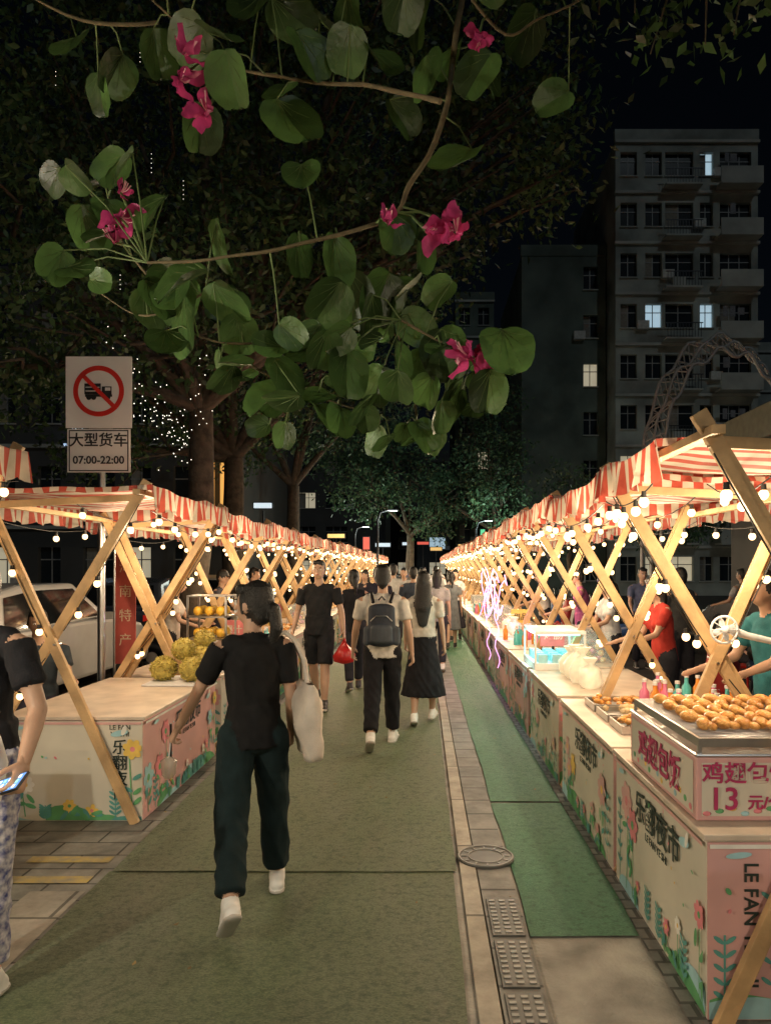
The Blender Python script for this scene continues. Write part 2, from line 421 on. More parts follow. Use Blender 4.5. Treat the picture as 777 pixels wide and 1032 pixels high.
def tray_set(x,y,seed,kind):
    rr=random.Random(seed); nm={0:'food_tray',1:'acrylic_display',2:'lit_snack_display',3:'drink_bottles'}[kind]
    e=empty(nm,(x,y,.702)); mb=MB()
    if kind==0:
        for j in range(3):
            yy=(j-1)*.36
            mb.box((0,yy,.008),(.4,.3,.012),0)
            for s_ in(-1,1): mb.box((s_*.2,yy,.025),(.012,.3,.045),0); mb.box((0,yy+s_*.15,.0253),(.41,.012,.046),0)
            for i in range(24): mb.ell((rr.uniform(-.16,.16),yy+rr.uniform(-.11,.11),.035+rr.uniform(0,.03)),(rr.uniform(.02,.035),rr.uniform(.02,.035),.018),1+j%2,n=8,k=5)
        mb.build('trays',[STEEL,FOOD,RICE],e)
    elif kind==1:
        for j in range(3):
            yy=(j-1)*.4; 
            for a in(-1,1): mb.box((a*.17,yy,.16),(.006,.34,.3),0); mb.box((0,yy+a*.17,.16),(.334,.006,.3),0)
            mb.box((0,yy,.315),(.36,.36,.01),0)
            for q in range(12): mb.ell((rr.uniform(-.12,.12),yy+rr.uniform(-.12,.12),.03+.07*(q%3)),(.035,.035,.03),1+q%2,n=8,k=5)
        mb.build('boxes',[GLASS,RICE,mat('candy_pink',(.7,.3,.4),.4)],e)
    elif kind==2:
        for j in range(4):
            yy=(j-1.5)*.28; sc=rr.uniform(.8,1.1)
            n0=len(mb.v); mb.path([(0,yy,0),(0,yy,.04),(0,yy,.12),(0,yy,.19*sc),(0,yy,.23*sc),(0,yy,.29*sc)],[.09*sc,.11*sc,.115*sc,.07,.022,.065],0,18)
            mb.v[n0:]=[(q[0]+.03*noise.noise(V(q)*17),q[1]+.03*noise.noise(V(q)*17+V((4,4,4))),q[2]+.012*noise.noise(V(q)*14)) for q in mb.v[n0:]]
        mb.build('lit_bags',[mat('glowing_film',(.75,.70,.58),.5,emis=(1,.82,.5),estr=.35,nscale=14)],e)  # film's own emission stands in for a bulb inside each bag
    else:
        for i in range(22):
            xx=rr.uniform(-.25,.25); yy=rr.uniform(-.55,.55); c=1+i%3
            mb.path([(xx,yy,0),(xx,yy,.13),(xx,yy,.16),(xx,yy,.2)],[.034,.034,.015,.014],c,8); mb.cyl((xx,yy,.2),(xx,yy,.22),.017,None,0,8)
        mb.build('bottles',[PLW,mat('drink_orange',(.7,.25,.03),.2),mat('drink_teal',(.1,.5,.5),.2),mat('drink_pink',(.7,.2,.35),.2)],e)
for i,(y) in enumerate(ry[:9]):
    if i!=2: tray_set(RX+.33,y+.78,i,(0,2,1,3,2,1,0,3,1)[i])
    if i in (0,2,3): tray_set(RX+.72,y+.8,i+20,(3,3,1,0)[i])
for i,y in enumerate(ly[2:9]): tray_set(LX-.35,y+.9,i+40,(3,0,1,2,0,3,1)[i])
for i,(x,y,c,s_) in enumerate(((-2.35,9.3,P_P,'爆汁'),(-2.3,11.4,P_Y,'奶茶'),(1.5,8.5,P_P,'烤肠'),(1.55,11.7,P_Y,'甜品'))):
    e=empty('price_board',(x,y,.702)); mb=MB(); mb.box((0,0,.22),(.30,.02,.24),0); mb.box((0,.02,.01),(.2,.12,.02),1); mb.box((0,.018,.06),(.03,.012,.12),1); mb.build('board',[c,DARKM],e,.003)
    o=bpy.data.objects.new('lettering',txt_data(s_,.11,INK if c!=P_P else P_W,bold=.001)); link(o,e); o.matrix_local=frame((0,-.012,.22),(1,0,0),(0,0,1),(0,-1,0))
PUR=emat('purple_led',(.95,.45,.95),1.7); CY=emat('cyan_led',(.3,1,.95),2.5)
e=empty('led_strip_sign'); mb=MB()
pts=[(1.0+.05*math.sin(i*.9),9.9+i*.075,1.0+.55*math.sin(i*.19)**2+.12*math.sin(i*1.3)) for i in range(34)]
mb.path(pts,.007,0,6); mb.path([(p[0]+.1,p[1],2.6-p[2]) for p in pts],.007,0,6)
mb.path([(1.02+.03*math.sin(i*1.1),10.0+.02*i,.35+i*.07) for i in range(16)],.006,0,6)
mb.path([(1.02+.03*math.sin(i*1.3),11.3+.02*i,.3+i*.07) for i in range(16)],.006,0,6)
mb.build('led_tube',[PUR],e)
def plight(name,loc,p,col,r=.04,parent=None):
    l=bpy.data.lights.new(name,'POINT'); l.energy=p; l.color=col; l.shadow_soft_size=r
    o=bpy.data.objects.new(name,l); link(o,parent); o.location=loc; return o
plight('led_lamp',(.97,10.5,1.25),16,(.85,.35,1),.03,e)
e=empty('chiller_cabinet',(1.25,7.35,.702)); mb=MB(); mb.box((.1,.3,.03),(.5,.8,.06),1); mb.box((.1,.3,.36),(.5,.8,.03),1)
for a in(-.14,.34):
    for b in(-.08,.68): mb.box((a,b,.2),(.02,.02,.3),1)
mb.box((.1,.3,.335),(.4,.7,.012),0); 
for i in range(12): mb.box((-.06+(i%3)*.14,(i//3)*.18+.02,.1),(.09,.11,.08),2)
mb.build('cabinet',[CY,PLW,P_B],e)
plight('cabinet_lamp',(-.28,.25,.30),10,(.5,1,.92),.02,e)

# ------------------------------------------------------------------ people
def capsule(mb,p):
    p0,p1,r0,r1,side,sx,sy,cf=p[:8]
    d=p1-p0; L=d.length; d=d/L if L>1e-6 else V((0,0,1))
    a=(side-d*side.dot(d)); 
    if a.length<1e-4: a=d.orthogonal()
    a.normalize(); b=d.cross(a); n=16; vs=[];fs=[];rings=[]
    for k in (0,1,2,3): t=math.pi/2*(1-k/3.0) if k else math.pi/2*.97; rings.append((-math.sin(t)*r0*cf,max(.02,math.cos(t))*r0))
    rings[-1]=(0,r0)
    for k in (0,1,2,3): t=math.pi/2*(k/3.0) if k<3 else math.pi/2*.97; rings.append((L+math.sin(t)*r1*cf,max(.02,math.cos(t))*r1))
    for h,r in rings:
        for i in range(n):
            t=2*math.pi*i/n; vs.append(p0+d*h+a*(math.cos(t)*r*sx)+b*(math.sin(t)*r*sy))
    m=len(rings)
    for j in range(m-1):
        for i in range(n): fs.append((j*n+i,j*n+(i+1)%n,(j+1)*n+(i+1)%n,(j+1)*n+i))
    fs.append(tuple(range(n))[::-1]); fs.append(tuple(range((m-1)*n,m*n)))
    mb.add(vs,fs)
def remesh(prims,vox,name,mats,smooth=3,folds=0):
    mb=MB()
    for p in prims: capsule(mb,p)
    o=bpy.data.objects.new('tmp',mb.mesh('tmp',[])); link(o)
    r=o.modifiers.new('r','REMESH'); r.mode='VOXEL'; r.voxel_size=vox; r.use_smooth_shade=True
    s=o.modifiers.new('s','SMOOTH'); s.factor=.5; s.iterations=smooth
    dg=bpy.context.evaluated_depsgraph_get(); me=bpy.data.meshes.new_from_object(o.evaluated_get(dg)); me.name=name
    old=o.data; bpy.data.objects.remove(o); bpy.data.meshes.remove(old)
    me.materials.clear()
    for q in mats: me.materials.append(q)
    nv=len(me.vertices); co=np.empty(nv*3); me.vertices.foreach_get('co',co); co=co.reshape(-1,3)
    best=np.full(nv,1e9); tag=np.zeros(nv,int)
    for p in prims:
        p0,p1,r0,r1,side,sx,sy,cf,tg=p; p0=np.array(p0);p1=np.array(p1); d=p1-p0; L=np.linalg.norm(d)
        dd=d/L if L>1e-6 else np.array((0,0,1.)); a=np.array(side)-dd*np.dot(side,dd)
        if np.linalg.norm(a)<1e-4: a=np.array(V(dd).orthogonal())
        a/=np.linalg.norm(a); b=np.cross(dd,a)
        q=co-p0; h=q@dd; hc=np.clip(h,0,L); rad_=r0+(r1-r0)*(hc/L if L>1e-6 else 0)
        dist=np.sqrt((q@a/sx)**2+(q@b/sy)**2+((h-hc)/cf)**2)-rad_
        m=dist<best; best[m]=dist[m]; tag[m]=tg
    if folds:
        nn=np.empty(nv*3); me.vertices.foreach_get('normal',nn); nn=nn.reshape(-1,3)
        idx=np.where(np.isin(tag,(1,2)))[0]
        for i in idx:
            c=co[i]; w=V((c[0]*10+c[2]*5,c[1]*10,c[2]*6+c[0]*8)); a=noise.noise(w); f=(1-abs(a)*2.2)*.8+.5*noise.noise(V((c[0]*24,c[1]*24,c[2]*15)))-.3
            co[i]+=nn[i]*(f*folds)
        me.vertices.foreach_set('co',co.ravel())
    lt=np.empty(len(me.loops),int); me.loops.foreach_get('vertex_index',lt)
    ls=np.empty(len(me.polygons),int); me.polygons.foreach_get('loop_start',ls)
    me.polygons.foreach_set('material_index',tag[lt[ls]]); me.polygons.foreach_set('use_smooth',[True]*len(me.polygons)); me.update()
    return me
SK=mat('skin',(.46,.28,.19),.5,var=.10,nscale=7,bump=.15,bscale=150)
HAIR=mat('black_hair',(.010,.009,.008),.4,var=.4,nscale=30,bump=.8,bscale=160)
LEATHER=mat('shoe_white',(.72,.71,.68),.5,var=.08,nscale=20); SHB=mat('shoe_black',(.02,.02,.02),.5)
SOLE=mat('shoe_sole',(.42,.40,.36),.7)
def hand_prims(w,d,n,t,curl,s):
    pr=[]; pe=w+d*.085*s
    pr.append((w-d*.02*s,w+d*.02*s,.026*s,.034*s,t,1,.62,1,0))
    pr.append((w+d*.02*s,pe,.036*s,.04*s,t,1.02,.42,.7,0))
    for i,(o,l) in enumerate(((.031,.072),(.011,.08),(-.010,.074),(-.030,.058))):
        p=w+d*(.083-.004*abs(i-1))*s+t*o*s; ang=0; c=curl*(1+.12*i)
        for k,fr in enumerate((.44,.32,.24)):
            ang+=c*(.8 if k==0 else 1); q=p+(d*math.cos(ang)+n*math.sin(ang)+t*(o*.8))*l*fr*s
            pr.append((p,q,(.0092-.0008*k)*s,(.0086-.0009*k)*s,t,1,1,1,0)); p=q
    p=w+d*.02*s+t*.028*s
    for k,(l,a) in enumerate(((.042,.75),(.032,.5),(.026,.3))):
        q=p+(d*math.cos(a)+t*math.sin(a)+n*(.25+curl*.5)).normalized()*l*s
        pr.append((p,q,(.0125-.0015*k)*s,(.011-.0015*k)*s,t,1,1,1,0)); p=q
    return pr
def person(name,pos,yaw,h=1.7,legs=((15,5,0),(-12,15,10)),arms=((10,8,15),(-10,8,15)),top=(.02,.02,.02),bottom=(.02,.02,.025),kind='pants',hair='short',shoe=None,
           head_yaw=0,head_pitch=0,lean=0,vox=.012,female=False,curl=.35,hands=True,sleeve=.62,extra=None,topmat=None,botmat=None,legsplay=0,face=True,wide=None):
    s=h/1.75; e=empty(name,pos,yaw); pr=[]; fx=V((1,0,0)); fz=V((0,0,1)); fy=V((0,1,0))
    SKN,TOP,BOT,HR,SH,SL=0,1,2,3,4,5
    def A(p0,p1,r0,r1,tag,side=fx,sx=1,sy=1,cf=1): pr.append((V(p0)*s,V(p1)*s,r0*s,r1*s,side,sx,sy,cf,tag))
    RT=Matrix.Rotation(-rad(lean),3,'X')
    sw=.165 if female else .19; cw=.94 if female else 1.02
    foot=[]; info={}
    for i,sd in ((0,-1),(1,1)):
        a,k,p=[rad(q) for q in legs[i]]
        hp=V((sd*.088,0,-.02)); sp=sd*legsplay
        kn=hp+V((sp*.3,math.sin(a),-math.cos(a)))*.42; an=kn+V((sp*.2,math.sin(a-k),-math.cos(a-k)))*.42
        fd=V((sd*.12,math.cos(p),-math.sin(p))).normalized()
        if kind=='pants':
            wd=wide if wide is not None else (.008 if female else .012)
            A(hp,kn,.094+wd*.4,.068+wd,BOT); A(kn,kn.lerp(an,.86),.066+wd,.052+wd*1.3,BOT,cf=.2); A(kn.lerp(an,.6),an,.04,.033,SKN)
        elif kind=='shorts':
            A(hp,hp.lerp(kn,.93),.098,.088,BOT,cf=.2); A(hp,kn,.075,.056,SKN); A(kn,kn.lerp(an,.35),.054,.056,SKN); A(kn.lerp(an,.35),an,.056,.034,SKN)
        else:
            A(hp,kn,.07,.055,SKN); A(kn,kn.lerp(an,.35),.05,.052,SKN); A(kn.lerp(an,.35),an,.052,.032,SKN)
        up=V((0,math.sin(p),math.cos(p)))
        heel=an-fd*.045-up*.048; toe=an+fd*.15-up*.055
        A(heel,toe,.040,.034,SH,sx=1.05,sy=.85); A(an-up*.02-fd*.015,an+fd*.10-up*.036,.046,.036,SH); A(an-up*.01,an+up*.025,.046,.043,SH,cf=.3)
        hs=an-fd*.05-up*.075; ts=an+fd*.165-up*.078
        A(hs,ts,.046,.046,SL,sx=1,sy=.32)
        for q in (hs,ts): foot.append(q.z-.015-.046*abs(math.sin(p))*.9)
        info['ankle%d'%i]=an
    if kind=='skirt':
        lo=-.62; A((0,0,.06),(0,-.01,-.10),.115,.15,BOT,sx=1.1,sy=.85,cf=.3); A((0,-.01,-.10),(0,-.02,lo),.15,.24,BOT,sx=1.1,sy=.85,cf=.08)
    elif kind=='dress':
        A((0,0,.1),(0,-.01,-.5),.13,.2,BOT,sx=1.1,sy=.85,cf=.08)
    A((0,0,-.05),(0,0,.07),.130,.120,BOT,sx=1.22,sy=.92,cf=.5)
    T=lambda x,y,z:RT@V((x,y,z))
    hem=-.07 if kind!='skirt' else .06
    A(T(0,0,hem),T(0,0,.14),.146,.130 if female else .138,TOP,sx=1.14*cw,sy=.88,cf=.10)
    A(T(0,0,.14),T(0,.0,.36),.130,.15,TOP,sx=1.08*cw,sy=.80,cf=.6)
    A(T(0,-.005,.34),T(0,-.005,.42),.142,.125,TOP,sx=1.16*cw,sy=.78,cf=.7)
    A(T(-sw*.72,-.005,.465),T(sw*.72,-.005,.465),.058,.058,TOP,side=fz)
    A(T(0,-.005,.45),T(0,.0,.52),.085,.058,TOP,sx=1.15,sy=.85,cf=.3)
    A(T(0,.0,.48),T(0,.02,.60),.050,.048,SKN)
    if female:
        for sd in(-1,1): A(T(sd*.07,.075,.32),T(sd*.07,.085,.31),.06,.055,TOP)
    RH=RT@Matrix.Rotation(head_yaw,3,'Z')@Matrix.Rotation(-head_pitch,3,'X'); hc=T(0,.018,.59)
    Hh=lambda x,y,z:hc+RH@V((x,y,z))
    hx=RH@fx
    A(Hh(0,.008,.085),Hh(0,.008,.12),.079,.078,SKN,side=hx,sx=.93,sy=1.14)
    A(Hh(0,.035,.03),Hh(0,.03,.08),.050,.062,SKN,side=hx,sx=1.02,sy=1.1)
    A(Hh(0,.055,.018),Hh(0,.055,.02),.032,.032,SKN,side=hx)
    A(Hh(0,.098,.085),Hh(0,.118,.058),.009,.0135,SKN)
    A(Hh(-.012,.094,.030),Hh(.012,.094,.030),.012,.012,SKN)
    for sd in(-1,1): A(Hh(sd*.074,.0,.055),Hh(sd*.08,-.005,.085),.012,.016,SKN,side=RH@fy,sx=1.2,sy=.6)
    if hair=='short':
        A(Hh(0,-.012,.10),Hh(0,-.008,.142),.084,.080,HR,side=hx,sx=.99,sy=1.13); A(Hh(0,-.05,.05),Hh(0,-.045,.09),.06,.07,HR,side=hx,sx=1.05,sy=.8)
        A(Hh(-.04,.07,.17),Hh(.04,.075,.172),.028,.026,HR)
    elif hair=='cap':
        A(Hh(0,-.005,.13),Hh(0,-.0,.15),.086,.082,HR,side=hx,sx=1,sy=1.15); A(Hh(0,.09,.125),Hh(0,.15,.118),.055,.05,HR,side=hx,sx=1,sy=.22); A(Hh(0,-.04,.06),Hh(0,-.04,.1),.06,.07,HR,side=hx)
    else:
        A(Hh(0,-.016,.095),Hh(0,-.012,.145),.088,.083,HR,side=hx,sx=.99,sy=1.14); A(Hh(0,-.055,.045),Hh(0,-.045,.09),.062,.075,HR,side=hx,sx=1.1,sy=.85)
        A(Hh(-.045,.066,.165),Hh(.045,.07,.167),.03,.028,HR)
        for sd in(-1,1): A(Hh(sd*.07,.03,.13),Hh(sd*.076,.015,.045),.022,.013,HR)
        if hair=='pony':
            A(Hh(0,-.10,.09),Hh(0,-.13,.07),.035,.03,HR); A(Hh(0,-.13,.075),Hh(.01,-.15,-.02),.040,.038,HR,side=hx,sx=1.1,sy=.8); A(Hh(.01,-.15,-.02),Hh(.02,-.12,-.13),.037,.012,HR,side=hx)
        if hair=='long':
            A(Hh(0,-.06,.06),T(0,-.115,.42),.082,.085,HR,side=hx,sx=1.1,sy=.55); A(T(0,-.115,.42),T(0,-.125,.22),.083,.05,HR,sx=1.25,sy=.42)
            for sd in(-1,1): A(Hh(sd*.06,-.01,.08),T(sd*.085,-.05,.42),.035,.03,HR)
        if hair=='bob':
            A(Hh(0,-.04,.08),Hh(0,-.05,-.03),.085,.07,HR,side=hx,sx=1.1,sy=.75)
    handp=[]
    for i,sd in ((0,-1),(1,1)):
        f,b,el=[rad(q) for q in arms[i][:3]]; inn=rad(arms[i][3]) if len(arms[i])>3 else 0
        sh=T(sd*sw,-.005,.455); u=V((sd*math.sin(b),math.sin(f)*math.cos(b),-math.cos(f)*math.cos(b))).normalized()
        eb=sh+u*.275; g=f+el; b2=b*.6-inn
        w_=V((sd*math.sin(b2),math.sin(g)*math.cos(b2),-math.cos(g)*math.cos(b2))).normalized(); wr=eb+w_*.235
        A(sh,sh+u*.275*sleeve,.060,.060 if not female else .057,TOP,cf=.2); A(sh,eb,.043,.036 if not female else .032,SKN)
        A(eb,eb.lerp(wr,.3),.035 if not female else .031,.036 if not female else .032,SKN) ; A(eb.lerp(wr,.3),wr,.036 if not female else .032,.0235,SKN)
        n=V((-sd,0,0)); n=(n-w_*n.dot(w_)).normalized(); t=fy-w_*fy.dot(w_); t=t-n*t.dot(n)
        if t.length<.2: t=fz-w_*w_.z
        t.normalize()
        info['wrist%d'%i]=wr; info['hand%d'%i]=wr+w_*.1; info['n%d'%i]=n; info['d%d'%i]=w_
        c=arms[i][4] if len(arms[i])>4 else curl
        hp_=hand_prims(wr*s,w_,n,t,c,s*(.92 if female else 1))
        if hands: handp+=hp_
        else: pr.append((wr*s,(wr+w_*.15)*s,.03*s,.024*s,t,1,.5,1,SKN))
    z0=-min(foot)*s
    sh_=shoe or SHB
    mats=[SK,topmat or cloth(top),botmat or cloth(bottom),HAIR,sh_,SOLE]
    me=remesh(pr,vox,'body',mats,3 if vox<.01 else 2,folds=.009 if vox<.013 else 0)
    o=bpy.data.objects.new('body',me); link(o,e); o.location=(0,0,z0)
    if hands:
        me=remesh(handp,.0042,'hands',[SK],2); o=bpy.data.objects.new('hands',me); link(o,e); o.location=(0,0,z0)
    if face:
        mb=MB(); 
        for sd in(-1,1):
            mb.ell(Hh(sd*.031,.094,.088)*s,(.0125*s,.006*s,.0065*s),0,RH,8,6); mb.ell(Hh(sd*.031,.0995,.088)*s,(.0055*s,.004*s,.0055*s),1,RH,8,6)
            mb.ell(Hh(sd*.032,.098,.107)*s,(.017*s,.004*s,.0032*s),1,RH,8,6)
        mb.ell(Hh(0,.1045,.030)*s,(.019*s,.004*s,.0055*s),2,RH,10,6)
        o=mb.build('face_features',[P_W,HAIR,mat('lips',(.4,.12,.1),.5)],e); o.location=(0,0,z0)
    if extra: extra(e,s,z0,T,info)
    return e

def tote(e,s,z0,T,info):
    mb=MB(); c=V((.27,-.04,.10)); W=.19; vs=[];fs=[]
    K=12
    for j in range(K+1):
        t=j/K; z=.17-.40*t; th=.018+.055*math.sin(min(1,t*1.15)*math.pi*.9)**.7; w=W*(.93+.1*t)*(1-.1*max(0,t-.85)/.15)
        for i in range(20):
            a=2*math.pi*i/20; ca,sa=math.cos(a),math.sin(a)
            x=th*(abs(ca)**.6)*(1 if ca>0 else -1); y=w*(abs(sa)**.6)*(1 if sa>0 else -1)
            q=V((c.x+x+.02*t,c.y+y,c.z+z)); q+=V((.030*noise.noise(q*9),.010*noise.noise(q*11),.008*noise.noise(q*14)))
            vs.append(q*s+V((0,0,z0)))
    for j in range(K):
        for i in range(20): fs.append((j*20+i,j*20+(i+1)%20,(j+1)*20+(i+1)%20,(j+1)*20+i))
    fs.append(tuple(range(K*20,K*20+20)))
    mb.add(vs,fs,0,True)
    for yo in (-.09,.07):
        pts=[V((.265,-.04+yo,.265)),V((.262,-.02+yo*.6,.38)),V((.215,yo*.35,.49)),V((.165,yo*.2,.528)),V((.13,yo*.3-.0,.52))]
        mb.path([p*s+V((0,0,z0)) for p in pts],.012,0,6)
    mb.build('tote_bag',[mat('canvas_tote',(.62,.55,.48),.85,var=.14,bump=.5,bscale=200)],e)
    h=info['hand0']*s+V((0,0,z0)); mb=MB()
    mb.path([h+V((0,0,.01)),h+V((-.005,0,-.05)),h+V((-.01,0,-.09))],.003,0,6)
    mb.path([h+V((-.01,0,-.08)),h+V((-.01,0,-.10)),h+V((-.01,0,-.17)),h+V((-.01,0,-.19))],[.012,.042,.034,.02],1,14)
    mb.path([h+V((.0,-.01,.09)),h+V((.0,.02,-.09))],.006,2,8)
    mb.build('drink_cup',[PLW,mat('clear_cup',(.6,.55,.45),.15,alpha=.5),DARKM],e)
person('walking_woman',(-.84,3.72,0),rad(18),1.64,legs=((-20,24,40),(17,9,-6)),arms=((12,26,14,-8,.7),(-8,7,38)),top=(.012,.012,.013),bottom=(.011,.022,.024),
  hair='pony',shoe=LEATHER,head_yaw=rad(50),head_pitch=rad(-8),vox=.0072,female=True,extra=tote,lean=4,wide=.016,sleeve=.7,legsplay=.28)
def backpack(e,s,z0,T,info):
    pr=[]
    def A(p0,p1,r0,r1,tag,sx=1,sy=1,cf=1): pr.append((V(p0)*s,V(p1)*s,r0*s,r1*s,V((1,0,0)),sx,sy,cf,tag))
    A((0,-.175,.08),(0,-.18,.40),.125,.115,0,1.08,.62,.35); A((0,-.235,.10),(0,-.24,.22),.095,.09,1,1.1,.5,.35); A((-.14,-.17,.08),(-.14,-.17,.2),.035,.03,1); A((.14,-.17,.08),(.14,-.17,.2),.035,.03,1)
    me=remesh(pr,.009,'backpack',[mat('backpack_navy',(.02,.028,.045),.7,var=.3,bump=.3,bscale=150),mat('backpack_grey',(.045,.055,.07),.7,var=.2)],2); o=bpy.data.objects.new('backpack',me); link(o,e); o.location=(0,0,z0)
    mb=MB(); 
    for sd in(-1,1): mb.path([(V(q)*s+V((0,0,z0))) for q in ((sd*.08,-.15,.45),(sd*.105,-.07,.53),(sd*.11,.03,.525),(sd*.12,.115,.42),(sd*.13,.12,.25),(sd*.12,-.02,.12),(sd*.11,-.12,.08))],.017,0,8)
    mb.path([V(q)*s+V((0,0,z0)) for q in ((-.03,-.16,.47),(0,-.165,.505),(.03,-.16,.47))],.008,0,6)
    mb.path([V(q)*s+V((0,0,z0)) for q in ((-.1,-.235,.28),(-.05,-.262,.33),(.05,-.262,.33),(.1,-.235,.28))],.004,1,6)
    mb.build('straps',[DARKM,STEEL],e)
person('backpack_man',(-.37,7.05,0),0,1.74,legs=((-20,18,30),(15,4,-5)),arms=((8,14,22),(-8,12,25)),top=(.60,.57,.52),bottom=(.015,.015,.018),shoe=LEATHER,vox=.01,extra=backpack)
person('long_haired_woman',(.02,8.0,0),rad(-5),1.62,legs=((-12,6,18),(14,4,-4)),arms=((6,8,20),(-4,10,15)),top=(.52,.48,.42),bottom=(.014,.014,.016),kind='skirt',hair='long',shoe=LEATHER,vox=.011,female=True)
def redbag(e,s,z0,T,info):
    h=info['hand0']*s+V((0,0,z0)); mb=MB()
    pts=[h+V((0,0,z)) for z in (.01,-.06,-.12,-.2,-.27,-.3)]; 
    mb.path(pts,[.008,.03,.09,.13,.115,.03],0,14)
    mb.v=[tuple(V(q)+V((noise.noise(V(q)*22)*.03,noise.noise(V(q)*22+V((5,5,5)))*.03,0))) for q in mb.v]
    mb.build('red_bag',[mat('red_bag_film',(.6,.03,.03),.3,trans=.3)],e)
person('man_in_black_tee',(-1.24,9.0,0),rad(178),1.80,legs=((14,6,-5),(-14,16,14)),arms=((4,16,22,0,.7),(-4,14,30)),top=(.018,.018,.02),bottom=(.02,.02,.023),kind='shorts',shoe=SHB,vox=.01,extra=redbag,head_pitch=rad(-8))
person('woman_with_phone',(-.93,10.2,0),rad(12),1.66,legs=((-14,10,16),(14,4,-4)),arms=((10,8,70,10),(0,8,15)),top=(.015,.015,.018),bottom=(.025,.025,.03),hair='pony',vox=.014,female=True,hands=False)
def phone(e,s,z0,T,info):
    h=info['hand0']*s+V((0,0,z0))
    mb=MB(); n=info['n0']; d=info['d0']
    zx=V((.35,.55,.76)).normalized(); up=V((-.9,.15,.35)); up=(up-zx*up.dot(zx)).normalized(); rt=up.cross(zx)
    Mx=Matrix((rt,up,zx)).transposed()
    c=h+n*.035-d*.01+V((.0,0,.012))
    mb.box(c,(.078,.162,.009),0,Mx); mb.box(c+Mx@V((0,0,.0052)),(.071,.152,.001),1,Mx)
    for i in range(5):
        for j in range(3): mb.box(c+Mx@V((-.022+j*.022,-.055+i*.027,.0062)),(.014,.014,.001),2+(i+j)%2,Mx)
    mb.build('mobile_phone',[DARKM,emat('phone_screen',(.12,.3,.75),.8),emat('app_icon',(.8,.9,1),1.2),emat('app_icon_b',(.3,.8,.9),1.0)],e,.001)
    mb=MB(); z=V((0,0,z0)); mb.path([V((-.12,.13,.45))*s+z,V((-.2,.16,.2))*s+z,V((-.21,.17,.12))*s+z,V((-.21,.17,.02))*s+z,V((-.21,.17,-.12))*s+z],[.008,.010,.05,.075,.05],0,14); mb.build('shoulder_bag',[PLW],e)
person('man_with_phone',(-1.775,2.98,0),rad(165),1.74,legs=((4,4,0),(-4,4,0)),arms=((4,24,36,-2,.75),(10,8,30)),top=(.014,.014,.016),bottom=(.5,.48,.5),vox=.0085,extra=phone,hair='short',shoe=LEATHER,
   botmat=mat('floral_trousers',(.62,.6,.62),.9,nscale=35,col2=(.05,.06,.2)))
person('seated_vendor',(-3.22,6.25,0),rad(-150),1.72,legs=((84,84,0),(84,84,0)),arms=((30,8,60),(30,8,60)),top=(.03,.04,.05),bottom=(.03,.03,.05),vox=.014,hands=False,legsplay=.3)
mb=MB(); mb.box((-3.22,6.27,.39),(.32,.32,.03),0)
for a in(-1,1):
    for b in(-1,1): mb.cyl((-3.22+a*.13,6.27+b*.13,.38),(-3.22+a*.15,6.27+b*.15,0),.016,.014,0,8)
mb.build('plastic_stool',[REDP])
vend=[('vendor',(2.26,4.75,0),100,1.68,(.03,.14,.16),'short'),('vendor',(2.28,7.0,0),95,1.62,(.4,.04,.03),'bob'),('vendor',(2.25,8.8,0),100,1.6,(.5,.5,.5),'pony'),('vendor',(2.3,10.6,0),80,1.7,(.35,.1,.2),'short'),
 ('vendor',(-3.1,9.2,0),-80,1.6,(.45,.4,.35),'bob'),('vendor',(-3.1,11.3,0),-95,1.66,(.04,.04,.05),'cap'),('vendor',(2.25,13.6,0),95,1.65,(.5,.45,.4),'bob'),('vendor',(-3.1,13.4,0),-90,1.7,(.2,.25,.3),'short')]
for i,(n,p,y,h,c,hr) in enumerate(vend): person(n,p,rad(y),h,top=c,hair=hr,vox=.014,hands=False,arms=((30,10,45),(22,10,50)),legs=((2,2,0),(-2,2,0)),female=hr in('bob','pony'),lean=6)
crowd=[(.62,15.5,0,1.6,(.14,.15,.16),'dress','pony'),(-.75,12.6,5,1.72,(.02,.02,.03),'pants','short'),(-.15,13.2,10,1.7,(.05,.06,.08),'shorts','cap'),(.25,12.2,0,1.66,(.35,.33,.3),'pants','bob'),
 (-.4,16.5,180,1.7,(.4,.38,.36),'pants','short'),(.35,18.5,0,1.74,(.5,.5,.5),'pants','short'),(.75,20,5,1.62,(.45,.1,.12),'skirt','long'),(-.8,20.5,180,1.68,(.06,.1,.2),'pants','short'),(0,22.5,0,1.7,(.55,.5,.45),'shorts','short'),
 (-.35,26,0,1.66,(.1,.1,.1),'pants','bob'),(.5,27,180,1.7,(.5,.45,.4),'pants','short'),(-1.0,28,0,1.7,(.05,.05,.05),'pants','short'),(.1,31,0,1.7,(.3,.3,.35),'pants','short'),(.8,33,0,1.65,(.5,.5,.5),'skirt','long'),(-.5,35,0,1.7,(.1,.1,.15),'pants','short'),(.55,24,0,1.68,(.03,.03,.03),'pants','bob'),(-1.15,15.2,170,1.65,(.03,.03,.04),'skirt','long'),(-.55,14.4,0,1.78,(.5,.48,.45),'pants','short'),(.78,17.2,175,1.66,(.55,.5,.5),'skirt','bob')]
for i,(x,y,yw,h,c,k,hr) in enumerate(crowd):
    sg=1 if i%2 else -1
    person('pedestrian',(x,y,0),rad(yw),h,legs=((18*sg,6,0 if sg>0 else 16),(-16*sg,10,14 if sg>0 else 0)),top=c,bottom=(.03,.03,.04) if k!='dress' else c,kind=k,hair=hr,vox=.018 if y<20 else .024,hands=False,female=hr in('bob','pony','long'),face=(yw>90),shoe=LEATHER if i%2 else SHB)
